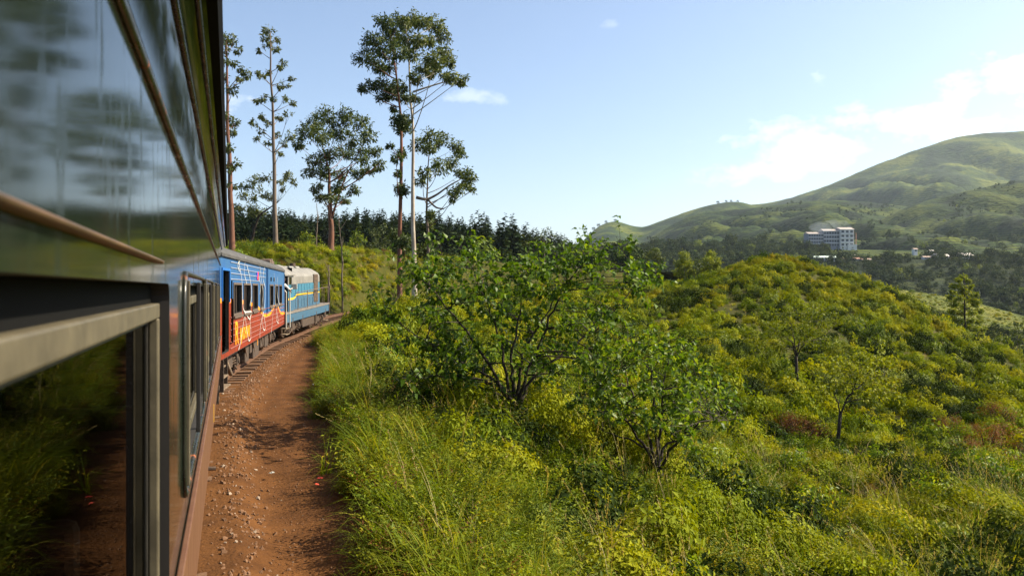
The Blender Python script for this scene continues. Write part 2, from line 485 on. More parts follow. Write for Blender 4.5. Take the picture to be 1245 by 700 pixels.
M = {}
M['ground'] = mat('ground_soil', (0.028, 0.034, 0.004), 0.95, (0.055, 0.05, 0.008), 0.8, 0.4, 5, spec=0.1)
M['laterite'] = mat('red_earth', (0.056, 0.022, 0.006), 0.95, (0.118, 0.048, 0.013), 1.6, 0.6, 22, spec=0.15, detail=9, sharp=(.3, .7))
def ground_sheet():
    ang = np.concatenate([np.arange(-180, -48, 4.0), np.arange(-48, 52, 0.36), np.arange(52, 180, 4.0)])
    rad = np.concatenate([np.geomspace(0.7, 240, 185), np.geomspace(260, 16000, 16)])
    A, Rr = np.meshgrid(np.radians(ang), rad, indexing='ij')
    X = (Rr * np.sin(A)).ravel(); Y = (Rr * np.cos(A)).ravel()
    Z = H(X, Y)
    na, nr = len(ang), len(rad)
    V = np.stack([X, Y, Z], 1)
    V = np.concatenate([V, [[0, 0, float(H([0.], [0.])[0])]]])
    i = np.arange(na); j = np.arange(nr - 1)
    I, J = np.meshgrid(i, j, indexing='ij'); I2 = (I + 1) % na
    q = np.stack([I * nr + J, I * nr + J + 1, I2 * nr + J + 1, I2 * nr + J], -1).reshape(-1, 4)
    q = q[:, ::-1]
    t = np.concatenate([q[:, [0, 1, 2]], q[:, [0, 2, 3]], np.stack([np.full(na, na * nr), ((i + 1) % na) * nr, i * nr], 1)])
    me = tri_mesh('ground', V, t, M['ground'])
    me.polygons.foreach_set('use_smooth', np.ones(len(me.polygons), dtype=bool))
    tag(link('ground', me), 'grassy rolling hillside ground under the vegetation', kind='structure')
ground_sheet()

def strip(name, r_list, s0, s1, ds, zf, m, label):
    s = np.arange(s0, s1, ds); k = np.clip(np.searchsorted(TRK_S, s), 1, len(TRK_S) - 1)
    f = ((s - TRK_S[k-1]) / (TRK_S[k] - TRK_S[k-1]))[:, None]
    c = TRK[k-1] * (1 - f) + TRK[k] * f; rt = unit(TRK_R[k-1] * (1 - f) + TRK_R[k] * f)
    rl = np.asarray(r_list)
    X = c[:, None, 0] + rt[:, None, 0] * rl[None]; Y = c[:, None, 1] + rt[:, None, 1] * rl[None]
    S_, R_ = np.meshgrid(s, rl, indexing='ij')
    Z = zf(S_, R_, X, Y)
    n = len(rl); V = np.stack([X, Y, Z], -1).reshape(-1, 3)
    I, J = np.meshgrid(np.arange(len(s) - 1), np.arange(n - 1), indexing='ij')
    q = np.stack([I*n+J, I*n+J+1, (I+1)*n+J+1, (I+1)*n+J], -1).reshape(-1, 4)
    me = tri_mesh(name, V, q, m); me.polygons.foreach_set('use_smooth', np.ones(len(q), dtype=bool))
    return tag(link(name, me), label, kind='structure')
def path_z(S_, R_, X, Y):
    e = path_edge(S_.ravel()).reshape(S_.shape)
    z = track_z(S_) + (0.17 - 0.07 * smooth(20, 27, S_)) * (1 - smooth(1.7, 2.15, R_)) * smooth(-2.2, -1.7, R_)
    z = z + 0.06 * fbm(X * 1.3, Y * 1.3, 4) + 0.035 * fbm(X * 7, Y * 7, 3)
    z = z - 0.035 * np.exp(-((R_ - 2.35) / 0.22) ** 2)
    z = z + 0.05 * smooth(e - 0.5, e + 0.1, R_) - 0.5 * smooth(e + 0.35, e + 0.8, R_) - 0.4 * smooth(2.7, 3.3, -R_)
    return z
strip('path', np.concatenate([np.arange(-3.4, 1.4, 0.3), np.arange(1.4, 4.6, 0.07)]), -12, 100, 0.12, path_z, M['laterite'],
      'reddish brown dirt path and track bed beside the train')

# ------------------------------------------------------------------ far hills: each a solid ridge with its own crest line
def hill_mat(name, c1, c2, c3, terr=0.25, scale=0.012, tscale=0.9):
    m = bpy.data.materials.new(name); N, L, b = nodes(m)
    b.inputs['Roughness'].default_value = 0.95; b.inputs['Specular IOR Level'].default_value = 0.1
    tc = N.new('ShaderNodeTexCoord')
    nz = N.new('ShaderNodeTexNoise'); nz.inputs['Scale'].default_value = scale; nz.inputs['Detail'].default_value = 9; nz.inputs['Roughness'].default_value = 0.7
    L.new(tc.outputs['Object'], nz.inputs['Vector'])
    r = N.new('ShaderNodeValToRGB'); cr = r.color_ramp; cr.elements.new(0.5)
    for i, (p, c) in enumerate(((0.42, c1), (0.5, c2), (0.58, c3))):
        cr.elements[i].position = p; cr.elements[i].color = (*c, 1)
    L.new(nz.outputs['Fac'], r.inputs['Fac'])
    mp = N.new('ShaderNodeMapping'); mp.inputs['Scale'].default_value = (0.0, 0.0, 1.0)
    L.new(tc.outputs['Object'], mp.inputs['Vector'])
    wv = N.new('ShaderNodeTexWave'); wv.bands_direction = 'Z'; wv.inputs['Scale'].default_value = tscale * 0.1
    wv.inputs['Distortion'].default_value = 3.0; wv.inputs['Detail'].default_value = 3; wv.inputs['Detail Scale'].default_value = 0.5
    L.new(tc.outputs['Object'], wv.inputs['Vector'])
    rr = N.new('ShaderNodeValToRGB'); rr.color_ramp.elements[0].color = (1 - terr, 1 - terr, 1 - terr, 1); rr.color_ramp.elements[1].color = (1 + terr * .3, 1 + terr * .3, 1, 1)
    rr.color_ramp.elements[0].position = 0.15; rr.color_ramp.elements[1].position = 0.5
    L.new(wv.outputs['Fac'], rr.inputs['Fac'])
    mm = N.new('ShaderNodeMix'); mm.data_type = 'RGBA'; mm.blend_type = 'MULTIPLY'; mm.inputs['Factor'].default_value = 1
    L.new(r.outputs[0], mm.inputs['A']); L.new(rr.outputs[0], mm.inputs['B']); L.new(mm.outputs['Result'], b.inputs['Base Color'])
    n2 = N.new('ShaderNodeTexNoise'); n2.inputs['Scale'].default_value = scale * 12; n2.inputs['Detail'].default_value = 6
    L.new(tc.outputs['Object'], n2.inputs['Vector'])
    bp = N.new('ShaderNodeBump'); bp.inputs['Strength'].default_value = 0.9; bp.inputs['Distance'].default_value = 6.0
    L.new(n2.outputs['Fac'], bp.inputs['Height']); L.new(bp.outputs[0], b.inputs['Normal'])
    return m
HILLS = {}
def hill(key, crest, dc, db, yb, m, label, amp=12.0, fs=0.006, shape=1.0, gully=0.0, back=0.5, step=3.0, skirt=None):
    """crest: (pixel column, pixel row) list; dc/db: distance of crest and foot"""
    cp = np.array(crest, float)
    cols = np.arange(cp[0, 0], cp[-1, 0] + 1, step)
    cy = np.interp(cols, cp[:, 0], cp[:, 1])
    k = np.hanning(9); k /= k.sum(); cy = np.convolve(np.pad(cy, 4, 'edge'), k, 'valid')
    dcol = np.interp(cols, cp[:, 0], cp[:, 2]) if cp.shape[1] > 2 else np.full(len(cols), dc, float)
    vs = np.concatenate([np.linspace(0, 1, 46), [1.04, 1.12, 1.3, 1.6]])
    X = np.empty((len(cols), len(vs))); Y = X.copy(); Z = X.copy()
    for j, v in enumerate(vs):
        vv = min(v, 1.0)
        d = db + (dcol - db) * vv
        zb = EYE + (CY - yb) / F_PX * db; zc = EYE + (CY - cy) / F_PX * dcol
        zz = zb + (zc - zb) * vv ** shape
        if v > 1: d = dcol + (v - 1) * back * dcol; zz = zc - (v - 1) * 0.45 * back * dcol * 1.2
        x = d * (cols - CX) / F_PX
        w = math.sin(math.pi * min(vv, 1)) if v <= 1 else 0
        n = fbm(x * fs + 5, d * fs * 0.7, 5) * amp * w
        if gully: n = n - gully * w * (1 - np.abs(2 * vnoise(x * fs * 1.3 + d * fs * 0.25, d * fs * 0.22) - 1)) ** 2
        X[:, j], Y[:, j], Z[:, j] = x, d, zz + n + (fbm(x * fs * 6, d * fs * 6, 3) * amp * 0.2 * min(1, w + .25))
    if skirt:      # apron running down from the foot to the slope below
        vs = np.concatenate([[-.1], vs]); X = np.concatenate([(skirt[0] * (cols - CX) / F_PX)[:, None], X], 1); Y = np.concatenate([np.full((len(cols), 1), skirt[0]), Y], 1); Z = np.concatenate([np.full((len(cols), 1), EYE + (CY - skirt[1]) / F_PX * skirt[0]), Z], 1)
    n = len(vs); V = np.stack([X, Y, Z], -1).reshape(-1, 3)
    I, J = np.meshgrid(np.arange(len(cols) - 1), np.arange(n - 1), indexing='ij')
    q = np.stack([I*n+J, (I+1)*n+J, (I+1)*n+J+1, I*n+J+1], -1).reshape(-1, 4)
    me = tri_mesh('hill', V, q, m); me.polygons.foreach_set('use_smooth', np.ones(len(q), dtype=bool))
    o = tag(link('hill', me), label, kind='structure')
    HILLS[key] = (cols, vs, X, Y, Z)
    return o
def hill_at(key, px, v):
    cols, vs, X, Y, Z = HILLS[key]
    i = np.clip(np.searchsorted(cols, px) - 1, 0, len(cols) - 2); t = np.clip((px - cols[i]) / (cols[i+1] - cols[i]), 0, 1)
    j = np.clip(np.searchsorted(vs, v) - 1, 0, len(vs) - 2); u = np.clip((v - vs[j]) / (vs[j+1] - vs[j]), 0, 1)
    g = lambda A: (A[i, j]*(1-t) + A[i+1, j]*t)*(1-u) + (A[i, j+1]*(1-t) + A[i+1, j+1]*t)*u
    return np.stack([g(X), g(Y), g(Z)], -1)
M['hill_far'] = hill_mat('far_hill', (0.007, 0.019, 0.003), (0.028, 0.05, 0.006), (0.09, 0.105, 0.013), 0.4, 0.006, 0.5)
M['hill_mid'] = hill_mat('tea_terraces', (0.003, 0.011, 0.002), (0.016, 0.034, 0.004), (0.058, 0.074, 0.008), 0.65, 0.010, 1.0)
M['hill_dark'] = hill_mat('wooded_slope', (0.010, 0.018, 0.006), (0.02, 0.032, 0.010), (0.04, 0.05, 0.013), 0.2, 0.03, 1.2)
M['hill_field'] = hill_mat('rough_pasture', (0.07, 0.09, 0.018), (0.12, 0.14, 0.025), (0.17, 0.17, 0.03), 0.15, 0.06, 2.5)
hill('far', [(860,262),(900,250),(925,249),(960,241),(1000,228),(1050,207),(1100,187),(1140,173),(1165,166),(1200,162),(1245,159),(1330,166),(1450,200),(1700,260)], 3000, 1500, 300, M['hill_far'],
     'tall bare green mountain with a broad rounded summit', 150, 0.0034, 1.0, 150)
hill('hump', [(690,312),(722,279),(735,271),(752,269),(765,274),(782,277),(800,270),(830,259),(860,250),(884,245),(902,246),(925,252),(960,262),(1010,280)], 2500, 1500, 310, M['hill_far'],
     'low far ridge with a few lone trees on its crest', 70, 0.0035, 1.0, 50)
hill('spur', [(715,330),(745,309),(780,297),(815,274),(840,262),(870,256),(900,254),(930,251),(970,246),(1010,243),(1060,246),(1110,252),(1200,262),(1330,270)], 1700, 760, 305, M['hill_mid'],
     'long green hill spur ribbed with tea terraces above the factory', 50, 0.0075, 1.0, 45, skirt=(620, 324))
hill('front', [(985,318),(1010,305),(1035,287),(1070,268),(1110,248),(1150,238),(1200,227),(1245,219),(1330,212),(1450,215),(1650,260)], 1350, 640, 318, M['hill_mid'],
     'dark terraced hill spur rising behind the village houses', 46, 0.009, 1.0, 56)
hill('bench', [(690,345),(740,338),(800,330),(880,322),(940,319),(1000,317),(1060,316),(1120,315),(1180,314),(1245,312),(1400,305),(1650,300)], 640, 250, 470, M['hill_dark'],
     'steep wooded valley side below the village', 14, 0.012, 1.05, 10)
hill('field', [(1005,410),(1030,362),(1060,352),(1095,352),(1130,357),(1170,364),(1210,374),(1245,384),(1330,400),(1500,440)], 300, 170, 455, M['hill_field'],
     'sunlit grassy shelf across the valley beyond the mound', 5, 0.02, 0.8, 2, step=2.0)
hill('forest', [(-700,262),(-200,270),(100,276),(280,282),(340,285),(420,287),(500,294),(560,301),(640,309),(690,318),(730,327),(790,340),(840,350)], 430, 165, 330, M['hill_dark'],
     'forested hill slope behind the railway cutting', 7, 0.02, 0.9, 4, step=4.0)

# ------------------------------------------------------------------ train materials
def paint_mat(name, col, rust=(0.20, 0.07, 0.025), amount=0.62, rough=0.12, wav=0.05, dirt=None, spec=0.5):
    m = bpy.data.materials.new(name); N, L, b = nodes(m)
    tc = N.new('ShaderNodeTexCoord'); mp = N.new('ShaderNodeMapping'); mp.inputs['Scale'].default_value = (1, 1.5, 0.35)
    L.new(tc.outputs['Object'], mp.inputs['Vector'])
    nz = N.new('ShaderNodeTexNoise'); nz.inputs['Scale'].default_value = 5.0; nz.inputs['Detail'].default_value = 9; nz.inputs['Roughness'].default_value = 0.75
    L.new(mp.outputs[0], nz.inputs['Vector'])
    r = N.new('ShaderNodeValToRGB'); cr = r.color_ramp
    cr.elements[0].position = amount; cr.elements[0].color = (*col, 1); cr.elements[1].position = amount + 0.10; cr.elements[1].color = (*rust, 1)
    e = cr.elements.new(0.3); d = dirt or tuple(c * 0.7 for c in col); e.color = (*d, 1); 
    L.new(nz.outputs['Fac'], r.inputs['Fac']); L.new(r.outputs[0], b.inputs['Base Color'])
    r2 = N.new('ShaderNodeValToRGB'); r2.color_ramp.elements[0].position = amount - .15; r2.color_ramp.elements[1].position = amount + 0.1
    r2.color_ramp.elements[0].color = (rough,) * 3 + (1,); r2.color_ramp.elements[1].color = (0.6, 0.6, 0.6, 1)
    L.new(nz.outputs['Fac'], r2.inputs['Fac']); L.new(r2.outputs[0], b.inputs['Roughness'])
    b.inputs['Specular IOR Level'].default_value = spec
    mp2 = N.new('ShaderNodeMapping'); mp2.inputs['Scale'].default_value = (1, 1.2, 0.8); L.new(tc.outputs['Object'], mp2.inputs['Vector'])
    n2 = N.new('ShaderNodeTexNoise'); n2.inputs['Scale'].default_value = 2.6; n2.inputs['Detail'].default_value = 2; L.new(mp2.outputs[0], n2.inputs['Vector'])
    bp = N.new('ShaderNodeBump'); bp.inputs['Strength'].default_value = wav; bp.inputs['Distance'].default_value = 0.12
    L.new(n2.outputs['Fac'], bp.inputs['Height']); L.new(bp.outputs[0], b.inputs['Normal'])
    return m
M['car_green'] = paint_mat('dark_green_coach_paint', (0.009, 0.014, 0.009), amount=0.70, rough=0.08, wav=0.0009, spec=0.11)
M['car_brown'] = paint_mat('brown_coach_paint', (0.095, 0.038, 0.016), rust=(0.07, 0.032, 0.018), amount=0.60, rough=0.5, wav=0.03, dirt=(0.125, 0.06, 0.028))
M['bead'] = paint_mat('seam_paint', (0.016, 0.017, 0.012), amount=0.58, rough=0.25, rust=(0.35, 0.10, 0.03))
M['lip'] = mat('worn_drip_rail', (0.14, 0.08, 0.045), 0.4, (0.06, 0.04, 0.025), 4, spec=0.6)
M['sash'] = mat('bronze_sash', (0.03, 0.028, 0.024), 0.5, (0.05, 0.046, 0.038), 7, metal=0.3)
M['black'] = mat('black_gutter', (0.006, 0.006, 0.006), 0.8, spec=0.05)
M['rubber'] = mat('dark_recess', (0.012, 0.010, 0.009), 0.7)
M['alu'] = mat('weathered_aluminium', (0.125, 0.105, 0.065), 0.55, (0.075, 0.063, 0.04), 7, metal=0.35, bump=0.03, bscale=40)
M['dark_interior'] = mat('coach_interior', (0.05, 0.04, 0.03), 0.8)
M['seat'] = mat('seat_cover', (0.05, 0.02, 0.015), 0.8)
M['under'] = mat('underframe', (0.030, 0.022, 0.017), 0.85, (0.075, 0.045, 0.028), 8, 0.2)
M['steel'] = mat('worn_steel', (0.10, 0.075, 0.055), 0.6, (0.20, 0.13, 0.09), 9, 0.1, metal=0.3)
M['step'] = mat('step_boards', (0.19, 0.14, 0.095), 0.8, (0.10, 0.065, 0.04), 9, 0.2)
M['roof'] = mat('coach_roof', (0.030, 0.030, 0.031), 0.75, (0.075, 0.07, 0.065), 3, 0.15)
def glass_mat(name, tint=(0.55, 0.6, 0.5), refl=1.0):
    m = bpy.data.materials.new(name); N, L, b = nodes(m)
    tr = N.new('ShaderNodeBsdfTransparent'); tr.inputs['Color'].default_value = (*tint, 1)
    gl = N.new('ShaderNodeBsdfGlossy'); gl.inputs['Roughness'].default_value = 0.015; gl.inputs['Color'].default_value = (refl,) * 3 + (1,)
    fr = N.new('ShaderNodeFresnel'); fr.inputs['IOR'].default_value = 1.55
    ms = N.new('ShaderNodeMixShader'); L.new(fr.outputs[0], ms.inputs['Fac']); L.new(tr.outputs[0], ms.inputs[1]); L.new(gl.outputs[0], ms.inputs[2])
    L.new(ms.outputs[0], N['Material Output'].inputs['Surface'])
    return m
M['glass'] = glass_mat('window_glass', refl=0.32)

def rrect(y0, y1, z0, z1, rad, n=5):
    pts = []
    for cy, cz, a0 in ((y1 - rad, z1 - rad, 0), (y0 + rad, z1 - rad, 90), (y0 + rad, z0 + rad, 180), (y1 - rad, z0 + rad, 270)):
        for k in range(n + 1):
            a = R(a0 + 90 * k / n)
            pts.append((cy + rad * math.cos(a), cz + rad * math.sin(a)))
    return pts
def pierced(x, y0, y1, z0, z1, holes, depth, m, name, parent, rad=0.05, reveal='rubber'):
    """flat wall at X=x with round-cornered openings and reveals of the given depth"""
    bm = bmesh.new()
    def loop(pts):
        vs = [bm.verts.new((x, a, b)) for a, b in pts]
        return vs, [bm.edges.new((vs[i], vs[(i + 1) % len(vs)])) for i in range(len(vs))]
    edges = []
    _, e = loop([(y0, z0), (y1, z0), (y1, z1), (y0, z1)]); edges += e
    hv = []
    for h in holes:
        v, e = loop(rrect(*h, rad)); edges += e; hv.append(v)
    bmesh.ops.triangle_fill(bm, use_beauty=True, use_dissolve=False, edges=edges)
    for v in hv:
        w = [bm.verts.new((x - depth, p.co.y, p.co.z)) for p in v]
        for i in range(len(v)):
            j = (i + 1) % len(v)
            bm.faces.new((v[i], v[j], w[j], w[i])).material_index = 1
    me = bpy.data.meshes.new(name); bm.to_mesh(me); bm.free(); me.materials.append(m); me.materials.append(M[reveal])
    return link(name, me, parent)
def frame_ring(y0, y1, z0, z1, x0, x1, t):
    b = MB()
    b.box((x0, y0, z1 - t), (x1, y1, z1)); b.box((x0, y0, z0), (x1, y1, z0 + t))
    b.box((x0, y0, z0 + t), (x1, y0 + t, z1 - t)); b.box((x0, y1 - t, z0 + t), (x1, y1, z1 - t))
    return b
def bogie(parent, y, half=1.05, zr=0.0, span=2.2):
    """four wheels, two side frames, springs and axle boxes"""
    for sx in (1, -1):
        for dy in (-span / 2, span / 2):
            w = MB(); w.disc_x(sx * 0.79, sx * 0.92, y + dy, 0.76 + zr, 0.46, 28); w.disc_x(sx * 0.75, sx * 0.80, y + dy, 0.76 + zr, 0.49, 28)
            wo = w.build('wheel', M['steel'], parent)
            b = MB(); b.box((sx * 1.10 - 0.12, y + dy - 0.15, 0.60 + zr), (sx * 1.10 + 0.13, y + dy + 0.15, 0.94 + zr)); b.disc_x(sx * 1.2, sx * 1.27, y + dy, 0.77 + zr, 0.11, 14)
            b.build('axle_box', M['under'], parent, bevel=0.02)
            s = MB()
            for q in (-0.32, 0.32):
                pts = [(sx * 1.12 + 0.09 * math.cos(t * 2.2), y + dy + q + 0.09 * math.sin(t * 2.2), 0.62 + zr + t * 0.026) for t in range(14)]
                s.tube(pts, 0.022, 6)
            s.each('spring', M['steel'], parent)
        f = MB(); f.box((sx * 1.10 - 0.06, y - span / 2 - 0.5, 0.94 + zr), (sx * 1.10 + 0.06, y + span / 2 + 0.5, 1.10 + zr))
        f.box((sx * 1.10 - 0.055, y - 0.5, 0.60 + zr), (sx * 1.10 + 0.055, y + 0.5, 0.94 + zr))
        f.tube([(sx * 1.2, y - 0.55, 0.62 + zr), (sx * 1.2, y - span / 2 + 0.1, 0.5 + zr)], 0.03)
        f.tube([(sx * 1.2, y + 0.55, 0.62 + zr), (sx * 1.2, y + span / 2 - 0.1, 0.5 + zr)], 0.03)
        f.build('side_frame', M['under'], parent, bevel=0.015)

# ------------------------------------------------------------------ the coach the camera leans out of
def own_coach():
    c = empty('railway_coach', (OWN_O[0], OWN_O[1], 0), (0, 0, OWN_A))
    tag(c, 'dark green glossy coach with brown lower panels and wide aluminium windows', 'train car')
    Y0, Y1, X = -2.2, OWN_END, 1.45
    wins = [(-3.15 + 3.45 * 0 + 0.9, -0.45), (0.15, 3.0), (3.98, 6.8), (7.45, 10.25), (10.95, 13.75), (14.45, 17.2)]
    wins = [(-1.9, 3.0)] + wins[2:]
    zb, zt = 2.10, 3.015
    zbs = [1.90] + [zb] * 8
    pierced(X, Y0, Y1, 1.86, 3.60, [(a, b, q, zt) for (a, b), q in zip(wins, zbs)] + [(18.0, 18.75, 2.03, 3.1)], 0.12, M['car_green'], 'side_wall', c, 0.06)
    # upper wall flaring out to the gutter
    prof = [(1.45, 3.60), (1.455, 3.72), (1.475, 3.90), (1.515, 3.955), (1.56, 3.985), (1.585, 4.0)]
    b = MB(); n = len(prof)
    ys = np.linspace(Y0, Y1, 2)
    v = [(x, y, z) for y in ys for x, z in prof]; f = [(i, i + 1, n + i + 1, n + i) for i in range(n - 1)]
    b.add(v, f); b.build('cantrail', M['car_green'], c, smooth_=True)
    # lower brown panel bulging slightly outward of the sill
    b = MB(); b.extrude([(1.448, 1.86), (1.456, 1.86), (1.462, 1.82), (1.462, 1.25), (1.45, 1.20), (1.40, 1.20)], Y0, Y1); b.build('lower_panel', M['car_brown'], c)
    b = MB(); b.box((1.452, Y0, 1.848), (1.480, Y1, 1.872)); b.build('waist_rail', M['car_brown'], c, bevel=0.006)
    for z, x, rr in ((3.54, 1.455, 0.013), (3.915, 1.485, 0.012), (3.975, 1.548, 0.010)):
        b = MB(); b.tube([(x, y, z + 0.002 * math.sin(y * 3.1)) for y in np.arange(Y0, Y1 + 0.01, 0.5)], rr, 8); b.build('seam_bead', M['bead'], c, smooth_=True)
    # gutter and roof
    b = MB(); b.extrude([(1.578, 3.992), (1.61, 4.0), (1.624, 4.03), (1.624, 4.10), (1.58, 4.13), (1.54, 4.11), (1.54, 4.0)], Y0, Y1); b.build('gutter', M['black'], c)
    b = MB(); rp = [(1.55, 4.10), (1.3, 4.28), (0.9, 4.42), (0.4, 4.49), (0, 4.50)]; rp = rp + [(-x, z) for x, z in rp[-2::-1]]
    rp2 = rp + [(x, z - 0.05) for x, z in rp[::-1]]
    b.extrude(rp2, Y0, Y1); b.build('roof', M['roof'], c)
    # floor, far wall, ends, ceiling: a closed dark cabin
    b = MB(); b.box((-1.40, Y0, 1.20), (1.398, Y1, 1.30)); b.build('floor_deck', M['under'], c)
    b = MB(); b.box((-1.50, Y0, 1.20), (-1.40, Y1, 4.05)); b.build('far_wall', M['dark_interior'], c)
    b = MB(); b.box((-1.40, Y1 - 0.06, 1.30), (1.44, Y1, 4.05)); b.box((-1.40, Y0, 1.30), (1.44, Y0 + 0.06, 4.05)); b.each('end_wall', M['rubber'], c)
    b = MB(); b.box((-1.40, Y0 + .06, 3.85), (1.30, Y1 - .06, 3.9)); b.build('ceiling_panel', M['dark_interior'], c)
    for k, y in enumerate(np.arange(-1.5, 18, 1.15)):
        s = MB(); s.box((0.25, y, 1.30), (1.25, y + 0.5, 1.72)); s.box((0.25, y + 0.5, 1.30), (1.25, y + 0.58, 2.35)); s.build('seat', M['seat'], c, bevel=0.03)
    # windows
    for k, (a, e) in enumerate(wins):
        x1, x0 = X - 0.030, X - 0.062; zb = zbs[k]
        w = frame_ring(a + 0.012, e - 0.012, zb + 0.012, zt - 0.068, x0, x1, 0.052).build('window_frame', M['alu'], c, bevel=0.006)
        g = MB(); g.box((x0 - 0.022, a + 0.002, zt - 0.070), (x0 + 0.004, e - 0.002, zt - 0.002)); g.build('header_shade_seal', M['black'], w)  # black seal strip, its colour also carries the shade of the recess head
        mid = (a + e) / 2
        zz0, zz1 = zb + 0.064, zt - 0.12
        for q, (p0, p1) in enumerate(((a + 0.064, mid + 0.03), (mid - 0.03, e - 0.064))):
            xo = x0 + 0.012 - 0.014 * q
            sash = frame_ring(p0, p1, zz0, zz1, xo - 0.012, xo, 0.018).build('sash', M['sash'], w)
            sash.location.x = 0
            gl = MB(); gl.add([(xo - 0.005, p0 + .015, zz0 + .015), (xo - 0.005, p1 - .015, zz0 + .015), (xo - 0.005, p1 - .015, zz1 - .015), (xo - 0.005, p0 + .015, zz1 - .015)], [(0, 1, 2, 3)])
            gl.build('pane', M['glass'], w)
        if k >= 1:   # pressed surround round the far windows, sliding shutter guides proud of the wall
            pts = [(X + 0.004, p[0], p[1]) for p in rrect(a - 0.12, e + 0.12, zb - 0.08, zt + 0.055, 0.16)]
            s = MB(); s.tube(pts + [pts[0]], 0.013, 6); s.build('window_surround', M['bead'], c, smooth_=True)
            for yy in (a - 0.03, mid, e + 0.03):
                s = MB(); s.box((X + 0.001, yy - 0.02, zb - 0.02), (X + 0.026, yy + 0.02, zt + 0.02)); s.build('guide_rail', M['alu'] if yy != mid else M['rubber'], c, bevel=0.004)
        else:
            lp = [(X - 0.01, 3.072), (X + 0.012, 3.073), (X + 0.020, 3.078), (X + 0.012, 3.083), (X - 0.01, 3.086)]
            s = MB(); n = len(lp); ys = np.linspace(a - 0.2, e - 0.12, 14)
            vv = []
            for i, y in enumerate(ys):
                t = min(1, (ys[-1] - y) / 0.35) ** 0.5 if y > ys[-1] - 0.35 else 1
                vv += [(X - 0.01 + (x - X + 0.01) * t, y, 3.08 + (z - 3.08) * (0.4 + .6 * t)) for x, z in lp]
            s.add(vv, [(i*n+j, i*n+j+1, (i+1)*n+j+1, (i+1)*n+j) for i in range(len(ys) - 1) for j in range(n - 1)])
            s.build('drip_rail', M['lip'], c, smooth_=True)
    # end door
    d = MB(); d.box((X - 0.10, 18.0, 2.03), (X - 0.06, 18.75, 3.1)); d.build('door_window', M['rubber'], c)
    # small bolts, a bracket and the underframe
    b = MB(); b.tube([(1.45, 7.95, 1.29), (1.53, 7.95, 1.285)], 0.02, 8); b.build('bracket_peg', M['under'], c)
    b = MB(); b.box((1.462, 10.6, 1.30), (1.468, 10.66, 1.52)); b.build('yellow_mark', mat('yellow_paint', (0.7, 0.4, 0.02), 0.5), c)
    for y in (2.5, 6.1, 9.0, 12.6):
        u = MB(); u.box((0.3, y, 0.62), (1.22, y + 1.5, 1.19)); u.build('equipment_box', M['under'], c, bevel=0.03)
    for i in range(3):
        s = MB(); s.box((1.12, 18.0, 0.52 + 0.25 * i), (1.44, 18.75, 0.56 + 0.25 * i)); s.build('step', M['step'], c)
    s = MB(); s.box((1.14, 17.96, 0.5), (1.44, 18.0, 1.2)); s.box((1.14, 18.75, 0.5), (1.44, 18.79, 1.2)); s.each('step_bracket', M['under'], c)
    bogie(c, 15.6, zr=0.02); bogie(c, 1.6, zr=0.02)
    # corridor connection
    s = MB(); s.box((-0.6, Y1, 1.35), (0.6, Y1 + 0.42, 3.5)); s.build('gangway_bellows', M['rubber'], c)
own_coach()

